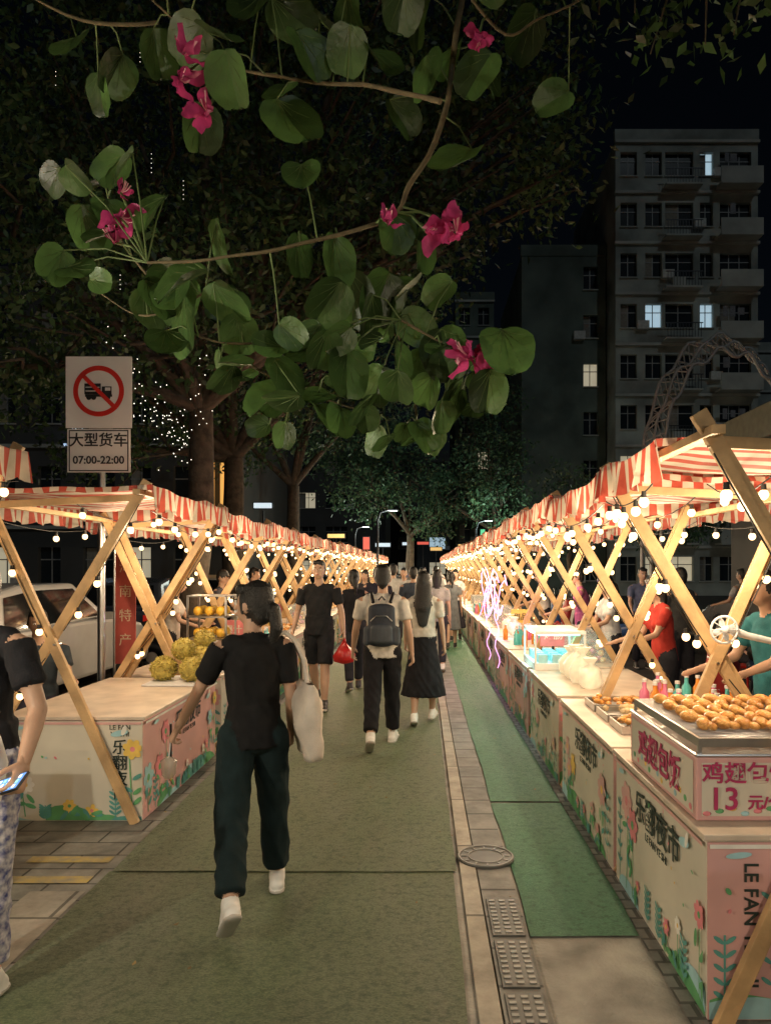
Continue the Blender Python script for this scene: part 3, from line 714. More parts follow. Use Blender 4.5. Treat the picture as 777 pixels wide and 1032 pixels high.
for i,(x,y,yw,h,c,sit) in enumerate(((4.3,10,200,1.7,(.04,.04,.05),True),(4.9,10.6,150,1.62,(.45,.42,.4),True),(5.3,9.4,100,1.7,(.25,.05,.05),True),(3.7,12.5,180,1.7,(.1,.12,.2),False),(5.6,13,30,1.68,(.4,.4,.4),False),(3.2,9.2,20,1.7,(.05,.05,.05),False))):
    person('bystander',(x,y,0),rad(yw),h,legs=((84,84,0),(84,84,0)) if sit else ((4,2,0),(-4,4,0)),top=c,vox=.02,hands=False,legsplay=.3 if sit else 0,arms=((25,10,50),(20,10,40)))
    if sit:
        mb=MB(); mb.box((x,y,.38),(.3,.3,.03),0)
        for a in(-1,1):
            for b in(-1,1): mb.cyl((x+a*.12,y+b*.12,.37),(x+a*.14,y+b*.14,0),.016,None,0,6)
        mb.build('plastic_stool',[REDP])
print('people',time.time()-T0)

# ------------------------------------------------------------------ ground
def sheet(name,x0,x1,y0,y1,z,m,h=0):
    mb=MB()
    if h: mb.box(((x0+x1)/2,(y0+y1)/2,z-h/2),(x1-x0,y1-y0,h),0)
    else: mb.add([(x0,y0,z),(x1,y0,z),(x1,y1,z),(x0,y1,z)],[(0,1,2,3)],0)
    return mb.build(name,[m])
def tile_mat(name,c1,c2,w,h,mort=.01,rough=.75,off=.5):
    m=bpy.data.materials.new(name); m.use_nodes=True; N=m.node_tree.nodes; L=m.node_tree.links; p=N['Principled BSDF']; p.inputs['Roughness'].default_value=rough
    tc=N.new('ShaderNodeTexCoord'); b=N.new('ShaderNodeTexBrick'); b.inputs['Scale'].default_value=1; b.inputs['Brick Width'].default_value=w; b.inputs['Row Height'].default_value=h; b.inputs['Mortar Size'].default_value=mort; b.offset=off
    b.inputs['Color1'].default_value=(*c1,1); b.inputs['Color2'].default_value=(*c2,1); b.inputs['Mortar'].default_value=(*[q*.35 for q in c1],1)
    L.new(tc.outputs['Object'],b.inputs['Vector'])
    no=N.new('ShaderNodeTexNoise'); no.inputs['Scale'].default_value=4; no.inputs['Detail'].default_value=9; no.inputs['Roughness'].default_value=.7; L.new(tc.outputs['Object'],no.inputs['Vector'])
    hs=N.new('ShaderNodeHueSaturation'); mr=N.new('ShaderNodeMapRange'); mr.inputs['From Min'].default_value=.3; mr.inputs['From Max'].default_value=.7; mr.inputs['To Min'].default_value=.5; mr.inputs['To Max'].default_value=1.25
    L.new(no.outputs['Fac'],mr.inputs['Value']); L.new(mr.outputs[0],hs.inputs['Value']); L.new(b.outputs['Color'],hs.inputs['Color']); L.new(hs.outputs[0],p.inputs['Base Color'])
    bp=N.new('ShaderNodeBump'); bp.inputs['Strength'].default_value=.6; bp.inputs['Distance'].default_value=.006; bp.invert=True; L.new(b.outputs['Fac'],bp.inputs['Height'])
    b2=N.new('ShaderNodeBump'); b2.inputs['Strength'].default_value=.5; b2.inputs['Distance'].default_value=.01; L.new(no.outputs['Fac'],b2.inputs['Height']); L.new(bp.outputs[0],b2.inputs['Normal']); L.new(b2.outputs[0],p.inputs['Normal'])
    return m
def carpet_mat(name,c1,c2,dirt,dlo=.40,dhi=.70):
    m=bpy.data.materials.new(name); m.use_nodes=True; N=m.node_tree.nodes; L=m.node_tree.links; p=N['Principled BSDF']; p.inputs['Roughness'].default_value=.62; p.inputs['Specular IOR Level'].default_value=.4
    tc=N.new('ShaderNodeTexCoord')
    mp=N.new('ShaderNodeMapping'); mp.inputs['Scale'].default_value=(1,2.4,1); L.new(tc.outputs['Object'],mp.inputs['Vector'])
    mq=N.new('ShaderNodeMapping'); mq.inputs['Scale'].default_value=(1,.28,1); L.new(tc.outputs['Object'],mq.inputs['Vector'])
    def nz(sc,det=5,d=0,src=None,ro=.5):
        n=N.new('ShaderNodeTexNoise'); n.inputs['Scale'].default_value=sc; n.inputs['Detail'].default_value=det; n.inputs['Distortion'].default_value=d; n.inputs['Roughness'].default_value=ro; L.new((src or tc).outputs[0 if src else 'Object'],n.inputs['Vector']); return n
    a=nz(75,8,0,mp,.75); b=nz(1.6,9,.3,mq,.6); c=nz(26,8,0,None,.7)
    def mix(f,A,B,lo,hi):
        r=N.new('ShaderNodeMapRange'); r.inputs['From Min'].default_value=lo; r.inputs['From Max'].default_value=hi; L.new(f,r.inputs['Value'])
        x=N.new('ShaderNodeMix'); x.data_type='RGBA'; L.new(r.outputs[0],x.inputs['Factor'])
        for q,k in ((A,'A'),(B,'B')):
            if isinstance(q,tuple): x.inputs[k].default_value=(*q,1)
            else: L.new(q,x.inputs[k])
        return x.outputs['Result']
    worn=mix(a.outputs['Fac'],tuple(q*.6 for q in dirt),tuple(q*1.25 for q in dirt),.38,.62)
    base=mix(a.outputs['Fac'],c1,c2,.38,.62); base=mix(b.outputs['Fac'],base,worn,dlo,dhi)
    dk=tuple(q*.6 for q in c1); base2=mix(c.outputs['Fac'],dk,base,.28,.52)
    L.new(base2,p.inputs['Base Color'])
    bp=N.new('ShaderNodeBump'); bp.inputs['Strength'].default_value=1; bp.inputs['Distance'].default_value=.02; L.new(a.outputs['Fac'],bp.inputs['Height'])
    b2=N.new('ShaderNodeBump'); b2.inputs['Strength'].default_value=.5; b2.inputs['Distance'].default_value=.02; L.new(c.outputs['Fac'],b2.inputs['Height']); L.new(bp.outputs[0],b2.inputs['Normal']); L.new(b2.outputs[0],p.inputs['Normal'])
    return m
ASPH=mat('asphalt',(.045,.045,.045),.85,var=.3,nscale=2,bump=.8,bscale=150)
CONC=mat('concrete',(.26,.25,.225),.85,var=.35,nscale=4,bump=.7,bscale=60)
sheet('ground',-200,200,-60,340,-.004,ASPH)
sheet('paved_walkway',-5.0,-1.6,-8,44,.0,tile_mat('grey_pavers',(.17,.17,.155),(.22,.215,.19),.4,.2,.007))
sheet('sidewalk',.16,2.9,-8,44,.0,CONC)
def wavy(name,x0,x1,y0,y1,z,m,nx=8,ny=60,amp=.006,edge=.014):
    mb=MB(); vs=[]
    for j in range(ny+1):
        for i in range(nx+1):
            x=x0+(x1-x0)*i/nx; y=y0+(y1-y0)*j/ny
            ex=edge*noise.noise(V((x0,y*1.7,3))) if i in(0,nx) else 0
            ey=edge*noise.noise(V((x*2.1,y0,7))) if j in (0,ny) else 0
            vs.append((x+ex,y+ey,z+amp*(.5+.5*noise.noise(V((x*3,y*2.2,z))))))
    mb.add(vs,[(j*(nx+1)+i,j*(nx+1)+i+1,(j+1)*(nx+1)+i+1,(j+1)*(nx+1)+i) for j in range(ny) for i in range(nx)],0,True)
    return mb.build(name,[m])
OL=carpet_mat('olive_turf',(.075,.125,.058),(.20,.25,.125),(.20,.215,.14)); GR=carpet_mat('green_turf',(.035,.15,.07),(.10,.29,.15),(.15,.27,.18),.45,.8)
wavy('turf_carpet',-1.74,.17,-4,4.15,.006,OL,14,120); wavy('turf_carpet',-1.72,.19,4.13,9.3,.012,OL,12,80); wavy('turf_carpet',-1.72,.21,9.28,44,.006,OL,8,120)
wavy('turf_mat',.50,1.0,3.42,5.35,.006,GR,6,40); wavy('turf_mat',.50,1.0,5.38,9.5,.008,GR,6,50); wavy('turf_mat',.49,1.0,9.52,44,.006,GR,5,90)
sheet('kerb_strip',.215,.30,-8,44,.018,tile_mat('kerb_stone',(.34,.31,.26),(.38,.35,.30),2.0,.9,.01,off=0),.02)
sheet('drain_channel',.31,.49,-8,44,.012,tile_mat('channel_tile',(.19,.19,.18),(.24,.235,.22),.5,.3,.01),.014)
e=empty('drain_grate'); mb=MB()
for k in range(3):
    yy=2.75+k*.42
    mb.box((.40,yy,.016),(.15,.38,.01),0)
    for i in range(9): 
        for j in range(3): mb.box((.35+j*.05,yy-.16+i*.04,.0225),(.03,.02,.004),1)
mb.build('grate_plates',[mat('cast_iron',(.12,.12,.115),.6,.5,var=.2),mat('cast_iron_rib',(.2,.2,.19),.5,.4)],e,.002)
e=empty('manhole_cover',(.37,4.32,.014)); mb=MB(); mb.cyl((0,0,0),(0,0,.012),.165,None,0,32); mb.torus((0,0,.013),.155,.006,1,'z',32,6); mb.torus((0,0,.013),.1,.004,1,'z',28,6)
for i in range(12):
    a=i*math.pi/6; mb.box((.125*math.cos(a),.125*math.sin(a),.014),(.03,.008,.004),1,Matrix.Rotation(a,3,'Z'))
mb.build('iron_disc',[MC['cast_iron'],MC['cast_iron_rib']],e)
mb=MB(); mb.add([(1.0,-4,.004),(1.07,-4,.004),(1.07,44,.004),(1.0,44,.004)],[(0,1,2,3)],0); mb.build('stone_edging',[tile_mat('edging',(.3,.3,.28),(.2,.2,.19),.1,.1,.01)])
YP=mat('yellow_paint',(.45,.34,.10),.8,nscale=16,col2=(.26,.24,.17))
mb=MB()
for y in (4.0,4.28): mb.add([(-2.28,y,.004),(-1.80,y,.004),(-1.80,y+.09,.004),(-2.28,y+.09,.004)],[(0,1,2,3)],0)
mb.build('yellow_marking',[YP])
mb=MB(); mb.add([(-2.05,-4,.0042),(-1.76,-4,.0042),(-1.76,3.9,.0042),(-2.05,3.9,.0042)],[(0,1,2,3)],0); mb.build('kerb_slab',[tile_mat('slab',(.28,.26,.22),(.32,.29,.25),1.2,.6,.01)])
mb=MB(); rr=random.Random(8)
for i in range(40):
    x=rr.uniform(-2.6,1.05); y=rr.uniform(2.4,9); a=rr.random()*6.28; z=.022; r=rr.uniform(.008,.02)
    mb.add([(x+r*math.cos(a),y+r*math.sin(a),z+.006),(x+.5*r*math.cos(a+1.57),y+.5*r*math.sin(a+1.57),z),(x-r*math.cos(a),y-r*math.sin(a),z+.004),(x-.5*r*math.cos(a+1.57),y-.5*r*math.sin(a+1.57),z+.002)],[(0,1,2,3)],0)
mb.build('fallen_leaves',[mat('dry_leaf',(.25,.18,.07),.8,island=.5)])

# ------------------------------------------------------------------ traffic sign
e=empty('traffic_sign',(-2.98,6.9,0)); mb=MB()
mb.cyl((0,.03,0),(0,.03,3.6),.035,None,0,16)
for z in (2.75,3.0,3.45): mb.box((0,.02,z),(.2,.05,.04),0)
SW=mat('sign_white',(.80,.80,.77),.4,var=.05,nscale=3); SR=mat('sign_red',(.62,.03,.02),.4,var=.05); SB=mat('sign_black',(.02,.02,.02),.5)
mb.box((0,-.02,3.32),(.61,.012,.66),1); mb.box((0,-.02,2.78),(.58,.012,.40),1)
def ring(cx,cz,r0,r1,y,m,n=48):
    vs=[];fs=[]
    for i in range(n):
        a=2*math.pi*i/n; vs+=[(cx+r0*math.cos(a),y,cz+r0*math.sin(a)),(cx+r1*math.cos(a),y,cz+r1*math.sin(a))]
    for i in range(n): j=(i+1)%n; fs.append((2*i,2*j,2*j+1,2*i+1))
    mb.add(vs,fs,m)
ring(0,3.33,.19,.235,-.029,2)
mb.box((-.055,-.0285,3.35),(.15,.003,.10),3); mb.box((.075,-.0285,3.335),(.09,.003,.075),3); mb.box((0,-.0285,3.288),(.25,.003,.022),3)
mb.box((.085,-.031,3.348),(.05,.002,.03),1)
for x in(-.09,-.045,.085): mb.cyl((x,-.031,3.272),(x,-.0275,3.272),.024,None,3,16)
for i in range(2): mb.box((-.055,-.031,3.365-i*.035),(.13,.002,.008),1)
mb.box((0,-.034,3.33),(.4,.003,.038),2,Matrix.Rotation(rad(45),3,'Y'))
for (x,z,w,h) in ((0,2.965,.55,.01),(0,2.595,.55,.01),(-.27,2.78,.01,.36),(.27,2.78,.01,.36)): mb.box((x,-.028,z),(w,.003,h),3)
mb.build('post_and_plates',[STEEL,SW,SR,SB],e,.0015)
for b,sz,z in (('大型货车',.135,2.87),('07:00-22:00',.1,2.69)):
    o=bpy.data.objects.new('lettering',txt_data(b,sz,SB,bold=.002)); link(o,e); o.matrix_local=frame((0,-.03,z),(1,0,0),(0,0,1),(0,-1,0))
e=empty('banner_stand',(-3.02,7.35,0)); mb=MB(); mb.box((.1,0,1.3),(.2,.012,1.1),0); mb.cyl((-.02,.02,0),(-.02,.02,1.95),.012,None,1,8); mb.box((0,.02,.02),(.3,.3,.03),1); mb.build('banner',[mat('banner_red',(.30,.05,.04),.6),STEEL],e)
for i,ch in enumerate('海南特产'): 
    o=bpy.data.objects.new('lettering_%d'%i,txt_data(ch,.13,mat('faded_gold',(.45,.35,.25),.6))); link(o,e); o.matrix_local=frame((.1,-.01,1.7-i*.24),(1,0,0),(0,0,1),(0,-1,0))
e=empty('clip_fan',(1.36,3.35,1.42)); mb=MB()
mb.torus((0,0,0),.06,.006,0,'y'); 
for i in range(10):
    a=i*math.pi/5; mb.cyl((0,-.02,0),(.06*math.cos(a),-.005,.06*math.sin(a)),.002,None,0,4)
mb.ell((0,-.01,0),(.02,.02,.02),0); mb.path([(0.03,.03,-.0),(.12,.04,-.03),(.25,.05,-.06),(.33,.05,-.05)],[.02,.016,.014,.014],0,10)
mb.path([(.33,.05,-.05),(.36,.05,-.3),(.38,.06,-.72)],.011,0,8)
for i in range(4):
    a=i*math.pi/2+.3; mb.ell((.03*math.cos(a),.005,.03*math.sin(a)),(.024,.003,.014),0,Matrix.Rotation(-a,3,'Y'))
mb.build('fan_body',[PLW],e)

# ------------------------------------------------------------------ vehicles
def car(loc,rot,paint):
    e=empty('parked_car',loc,rot); m=mat('car_paint_%d'%int(paint[0]*100+paint[2]*7),paint,.25,var=.03,spec=.6); g=mat('car_glass',(.01,.012,.014),.06,spec=.7); tyre=mat('tyre',(.015,.015,.015),.8); red=emat('tail_lamp',(.6,.02,.01),.3)
    mb=MB()
    prof=[(-2.2,.3),(-2.26,.55),(-2.2,.92),(-1.95,1.0),(0,1.02),(1.05,.99),(1.9,.86),(2.2,.68),(2.22,.35),(2.1,.26)]
    low=[(1.35+.37*math.cos(t),.28+.37*math.sin(t)) for t in [k*math.pi/8 for k in range(9)]]+[(-1.35+.37*math.cos(t),.28+.37*math.sin(t)) for t in [k*math.pi/8 for k in range(9)]]
    mb.prism(prof+low,-.88,.88,0)
    o=mb.build('body',[m],e,.05); 
    mb=MB(); gh=[(-2.0,.98),(-1.75,1.42),(-1.2,1.5),(.1,1.5),(.9,1.02)]
    f=lambda q:(q[0]*(1-.18*max(0,(q[2]-.98))/.5),q[1],q[2]); mb.prism(gh,-.80,.80,0,f); mb.build('cabin',[m],e,.04)
    mb=MB()
    win=[(-1.72,1.03),(-1.58,1.37),(-.95,1.43),(-.95,1.03)]; win2=[(-.88,1.03),(-.88,1.43),(.05,1.43),(.65,1.05)]
    for w_ in (win,win2):
        for sd in(-1,1): mb.add([(sd*(.806*(1-.18*max(0,z-.98)/.5)),y,z) for y,z in w_],[tuple(range(len(w_)))],0)
    mb.add([(-.66,-2.0,1.03),(.66,-2.0,1.03),(.58,-1.80,1.38),(-.58,-1.80,1.38)],[(0,1,2,3)],0); mb.add([(-.68,.93,1.05),(.68,.93,1.05),(.6,.16,1.46),(-.6,.16,1.46)],[(0,1,2,3)],0)
    mb.build('glass',[g],e)
    mb=MB()
    for y in(-1.35,1.35):
        for sd in(-1,1):
            mb.torus((sd*.8,y,.31),.235,.085,0,'x',24,8); mb.cyl((sd*.72,y,.31),(sd*.87,y,.31),.2,.18,1,20)
            for k in range(5):
                a=k*math.pi*.4; mb.box((sd*.875,y+.1*math.cos(a),.31+.1*math.sin(a)),(.02,.17,.04),1,Matrix.Rotation(a,3,'X'))
    mb.build('wheels',[tyre,STEEL],e)
    mb=MB()
    for sd in(-1,1): mb.box((sd*.7,-2.22,.8),(.3,.06,.14),0); mb.box((sd*.7,2.16,.68),(.3,.08,.12),1); mb.box((sd*.95,.55,1.05),(.14,.1,.1),2)
    mb.box((0,-2.27,.6),(.45,.02,.12),1)
    mb.build('lamps_and_mirrors',[red,PLW,m],e,.01)
car((-5.2,9.6,0),0,(.45,.45,.44)); car((-5.4,15.2,0),0,(.05,.06,.08)); car((-5.3,21,0),0,(.5,.5,.5)); car((7.5,15,0),.1,(.04,.04,.05))
SCC={}
def scooter(loc,rot,col,key):
    e=empty('parked_scooter',loc,rot)
    if key not in SCC:
        mb=MB()
        for y in(-.62,.62): mb.torus((0,y,.24),.19,.05,1,'x',20,8); mb.cyl((-.04,y,.24),(.04,y,.24),.09,None,2,14)
        mb.path([(0,-.75,.62),(0,-.5,.60),(0,-.2,.52),(0,-.1,.34)],[.07,.14,.13,.07],0,12)
        mb.path([(0,-.1,.32),(0,.15,.27),(0,.35,.30)],[.1,.12,.08],0,10)
        mb.path([(0,.36,.32),(0,.42,.6),(0,.40,.85),(0,.38,.98)],[.09,.15,.11,.07],0,12)
        mb.path([(0,-.8,.74),(0,-.5,.76),(0,-.15,.74)],[.07,.13,.1],1,12)
        mb.path([(-.33,.27,1.03),(-.12,.36,1.0),(.12,.36,1.0),(.33,.27,1.03)],.018,1,8)
        mb.ell((0,.46,.9),(.07,.05,.06),3); mb.path([(0,.62,.24),(0,.5,.5),(0,.4,.8)],.03,2,8)
        for sd in(-1,1): mb.cyl((sd*.2,.33,1.02),(sd*.26,.36,1.18),.007,None,2,6); mb.ell((sd*.27,.36,1.22),(.055,.01,.035),1)
        mb.path([(-.12,.45,.35),(0,.62,.46),(0,.8,.36)],[.02,.06,.03],0,8); mb.path([(0,-.78,.62),(0,-.9,.5)],[.05,.03],4,8)
        SCC[key]=mb.mesh('scooter_body',[mat('scooter_paint_%d'%key,col,.3),MC['tyre'],STEEL,PLW,MC['tail_lamp']])
    link(bpy.data.objects.new('scooter_body',SCC[key]),e)
cs=[(.35,.03,.03),(.05,.12,.3),(.03,.03,.03),(.5,.5,.48)]
rr=random.Random(2)
for i in range(7): scooter((3.1+.55*i+rr.uniform(-.05,.05),7.6+rr.uniform(-.2,.2),0),rr.uniform(-.25,.1)+2.9,cs[i%4],i%4)
for i in range(6): scooter((3.6+rr.uniform(-.1,.1),14+i*.8,0),1.3+rr.uniform(-.15,.15),cs[(i+1)%4],(i+1)%4)
for i in range(8): scooter((-3.7-rr.uniform(-.1,.1),12.3+i*.75,0),-1.3+rr.uniform(-.15,.15),cs[(i+2)%4],(i+2)%4)
# ------------------------------------------------------------------ buildings
GLS=mat('window_glass',(.015,.02,.025),.12,spec=.6); LITW=emat('lit_window',(.62,.85,1),.5); LITY=emat('lit_window_warm',(1,.88,.62),.30)
def building(name,x0,x1,y,floors,fh,wins,wall,lit=(),sill=.9,head=2.35,depth=12,band=True,litb=()):
    e=empty(name); mb=MB(); W=x1-x0; H=floors*fh
    mb.box(((x0+x1)/2,y+.35+depth/2,H/2),(W,depth,H),0)
    gl=MB()
    for f in range(floors):
        z=f*fh
        mb.box(((x0+x1)/2,y+.175,z+sill/2),(W,.348,sill),0); mb.box(((x0+x1)/2,y+.175,z+(head+fh)/2),(W,.348,fh-head),0)
        c=0
        for a,b in wins:
            if a>c: mb.box((x0+(c+a)/2,y+.175,z+(sill+head)/2),(a-c,.346,head-sill),0)
            c=b
        if c<W: mb.box((x0+(c+W)/2,y+.175,z+(sill+head)/2),(W-c,.346,head-sill),0)
        for k,(a,b) in enumerate(wins):
            m=1 if (f,k) in lit else (2 if (f,k) in litb else 0)
            gl.box((x0+(a+b)/2,y+.30,z+(sill+head)/2),(b-a,.02,head-sill),m)
            n=max(2,int((b-a)/.6)); 
            for q in range(1,n): gl.box((x0+a+(b-a)*q/n,y+.27,z+(sill+head)/2),(.05,.03,head-sill),3)
            gl.box((x0+(a+b)/2,y+.265,z+sill+(head-sill)*.68),(b-a,.03,.05),3)
            mb.box((x0+(a+b)/2,y-.05,z+sill-.04),(b-a+.1,.12,.06),1)
            if (f*7+k*3)%5==0: mb.box((x0+b+.3 if b+.6<W else x0+a-.3,y-.18,z+sill+.1),(.7,.33,.5),2)
            if (f*5+k*3)%4==1: gl.box((x0+a+(b-a)*.28,y+.285,z+(sill+head)/2),((b-a)*.5,.012,head-sill-.05),4)
        if band: mb.box(((x0+x1)/2,y-.06,z+fh-.12),(W+.12,.24,.16),1)
    mb.box(((x0+x1)/2,y+.1,H+.3),(W+.1,.3,.7),0); mb.box(((x0+x1)/2,y+depth/2,H+.2),(W*.4,3,2.2),0)
    mb.build('walls',[wall,mat('trim',(.34,.35,.33),.8,var=.25,nscale=.6),mat('aircon_unit',(.45,.45,.43),.6)],e)
    gl.build('windows',[GLS,LITW,LITY,mat('window_frame',(.25,.25,.25),.5),mat('curtain',(.22,.2,.17),.9)],e)
    return e
WA=mat('wall_grey',(.27,.29,.27),.9,var=.4,nscale=.5,bump=.3,bscale=4); WB=mat('wall_dark',(.09,.115,.10),.9,var=.4,nscale=.4,bump=.3,bscale=4); WC=mat('wall_brown',(.05,.05,.05),.8,var=.2,nscale=.5)
building('apartment_building',11.7,20.3,45,9,3.06,((.3,1.3),(1.8,2.8),(3.0,4.7),(5.1,5.9),(6.3,8.2)),WA,lit={(8,3),(5,3),(5,1)},litb={(2,0),(0,1),(0,2)})
e=empty('apartment_balconies'); mb=MB(); rr=random.Random(77)
for f in range(1,9):
    z=f*3.06; mb.box((18.95,44.55,z+.05),(2.5,1.1,.12),0)
    mb.box((18.95,44.05,z+.55),(2.5,.08,.9),0); mb.box((15.6,44.6,z+.05),(2.2,.9,.1),0)
    for i in range(12): mb.box((14.6+i*.18,44.2,z+.5),(.03,.03,.85),1)
    mb.box((15.6,44.2,z+.95),(2.2,.05,.05),1)
    for i in range(3): 
        if rr.random()<.7: mb.box((18.1+i*.5+rr.uniform(-.1,.1),44.4,z+1.7),(rr.uniform(.25,.4),.03,rr.uniform(.4,.7)),2)
    if f%3==0: mb.box((15.3,44.35,z+.35),(.8,.3,.55),0)
mb.build('balcony_slabs',[MC['trim'],DARKM,cloth((.2,.2,.22))],e)
building('apartment_wing',6.3,11.6,47,7,3.06,((3.9,4.8),),WB,lit=(),litb={(4,0)},band=False)
building('tower_block',2.8,6.0,62,8,3.0,((.3,1.2),(1.9,2.8)),WB,litb={(3,1)},band=True)
building('rear_block',21.5,34,60,6,3.2,((1,2.5),(4,5.5),(7,8.5)),WA,lit={(2,0)},band=True)
building('shopping_building',-30,-8.2,33,4,3.6,((1,2),(2.5,3.5),(5,6),(6.5,8),(9,10),(11,12),(13,14),(15,16.4),(17,18),(19,20.5)),WC,lit=(),litb={(0,2),(0,5),(0,8)},head=2.6)
building('distant_block',-16,-4,70,6,3.2,((1,3),(4,6),(7,9)),WC,litb={(2,1),(0,1),(0,2)},band=False)
building('end_block',-4,14,95,5,3.2,((1,3),(5,7),(9,11),(13,15)),WC,lit={(1,1)},litb={(2,2),(0,0),(0,1),(0,2)},band=False)
e=empty('illuminated_sign'); mb=MB()
for i in range(5): mb.box((-9.6+i*.42,32.7,5.2+.3*(i%2)),(.14,.12,2.2),0)
mb.box((-14.6,32.7,7.1),(2.2,.1,.1),1); mb.build('light_fins',[emat('amber_led',(1,.5,.12),.8),emat('blue_led',(.5,.7,1),.8)],e)
o=bpy.data.objects.new('lettering',txt_data('蚊香',.7,emat('white_led',(.7,.85,1),1.5),bold=.01)); link(o,e); o.matrix_local=frame((-14.7,32.6,7.6),(1,0,0),(0,0,1),(0,-1,0))
SGN=[emat('sign_white_led',(.75,.9,1),.8),emat('sign_red_led',(1,.15,.1),.7),emat('sign_amber_led',(1,.6,.2),.8),emat('sign_green_led',(.2,1,.5),.6)]
for i,(x,y,z,w,h,c) in enumerate(((-6.4,30,4.2,.7,.2,0),(-3.2,43,3.1,.35,.7,1),(-2.4,46,3.1,.9,.22,0),(2.6,45,3.0,.8,.2,2),(-1.0,50,3.3,.6,.18,0),(1.0,52,3.0,.8,.22,2),(3.6,44,3.6,.25,.7,3),(-4.6,40,3.4,.9,.2,2),(.1,58,3.6,.9,.2,1))):  # all but the first panel added to brighten the dark street end
    e=empty('shop_sign'); mb=MB(); mb.box((x,y,z),(w,.15,h),0); mb.box((x,y+.1,z),(w+.1,.08,h+.1),1); mb.box((x,y+.1,z/2-.1),(.06,.06,z-.2),1); mb.build('sign_box',[SGN[c],DARKM],e)
for x,y in ((-1.6,27),(2.4,33),(-3.4,38)):
    e=empty('street_lamp',(x,y,0)); mb=MB(); mb.path([(0,0,0),(0,0,3.4),(.1,0,3.7),(.4,0,3.8)],[.06,.04,.035,.03],0,10); mb.box((.55,0,3.8),(.4,.14,.06),0); mb.box((.55,0,3.765),(.32,.1,.01),1); mb.build('pole',[DARKM,emat('lamp_panel',(.85,.95,1),5)],e)
plight('street_lamp_bulb',(-1.05,27,3.6),140,(.85,1,.9)); plight('street_lamp_bulb',(2.95,33,3.6),240,(.75,1,.88)); plight('street_lamp_bulb',(-2.85,38,3.6),200,(.85,1,.85))
e=empty('metal_arch'); mb=MB()
prev=None
for ph in range(3):
    pts=[]
    for i in range(41):
        t=math.pi*i/40; r=1.25+.18*ph*.6; pts.append((5.75-r*math.cos(t)*1.0,14+.25*ph,3.4+r*1.9*math.sin(t)+.1*math.sin(i*1.1+ph*2)))
    pts=[(pts[0][0],pts[0][1],0)]+pts+[(pts[-1][0],pts[-1][1],0)]
    mb.path(pts,.035,0,6)
    if prev:
        for i in range(1,42): mb.cyl(prev[i],pts[i+1] if i<41 else pts[i],.014,None,0,5); mb.cyl(pts[i],prev[min(41,i+1)],.014,None,0,5)
    prev=pts
mb.build('lattice',[mat('arch_metal',(.3,.3,.3),.5,.2)],e)
e=empty('kiosk'); mb=MB(); mb.box((7.2,12.5,1.9),(3.2,2,3.6),0); mb.box((7.0,12.2,3.9),(3.8,2.8,.5),1); mb.box((7.0,10.78,3.95),(3.4,.03,.3),2); mb.build('kiosk_body',[WC,mat('kiosk_roof',(.16,.17,.12),.7),mat('kiosk_fascia',(.3,.28,.15),.6)],e,.02)

# ------------------------------------------------------------------ trees
BARK=mat('bark',(.07,.055,.04),.95,var=.4,nscale=9,bump=1,bscale=30)
LEAF=mat('tree_leaf',(.055,.105,.035),.5,var=.6,nscale=.8,trans=.3,island=.6)
LEAF2=mat('tree_leaf_far',(.06,.12,.06),.6,var=.6,nscale=.6,trans=.3,island=.5)
def leaves(name,clumps,nsub,nleaf,size,m,parent,subr=.38,droop=.35):
    C=[]
    for (x,y,z,r) in clumps:
        k=int(nsub*(r/1.5)**2)
        d=NR.normal(size=(k,3)); d/=np.linalg.norm(d,axis=1)[:,None]; rr_=r*(NR.uniform(.25,1.05,size=(k,1))**.6)
        sc=d*rr_*np.array([1,1,.8])+np.array([x,y,z])
        for s_ in sc:
            n=int(nleaf*NR.uniform(.5,1.4)); C.append(s_+NR.normal(size=(n,3))*np.array([subr,subr,subr*.6])*NR.uniform(.5,1.1)*.6)
    C=np.concatenate(C); n=len(C)
    d=NR.normal(size=(n,3)); d[:,2]-=droop*1.5; d/=np.linalg.norm(d,axis=1)[:,None]
    w=NR.normal(size=(n,3)); w-=d*np.sum(w*d,1)[:,None]; w/=np.linalg.norm(w,axis=1)[:,None]
    nn=np.cross(d,w); L=size*NR.uniform(.7,1.35,size=(n,1)); W=L*.24
    v=np.stack([C,C+d*L*.42+w*W+nn*L*.06,C+d*L,C+d*L*.42-w*W+nn*L*.06],1).reshape(-1,3)
    me=bpy.data.meshes.new(name); me.vertices.add(n*4); me.vertices.foreach_set('co',v.ravel()); me.loops.add(n*4); me.polygons.add(n)
    me.loops.foreach_set('vertex_index',np.arange(n*4)); me.polygons.foreach_set('loop_start',np.arange(n)*4); me.polygons.foreach_set('loop_total',np.full(n,4))
    me.update(calc_edges=True); me.materials.append(m); o=bpy.data.objects.new(name,me); link(o,parent); return n
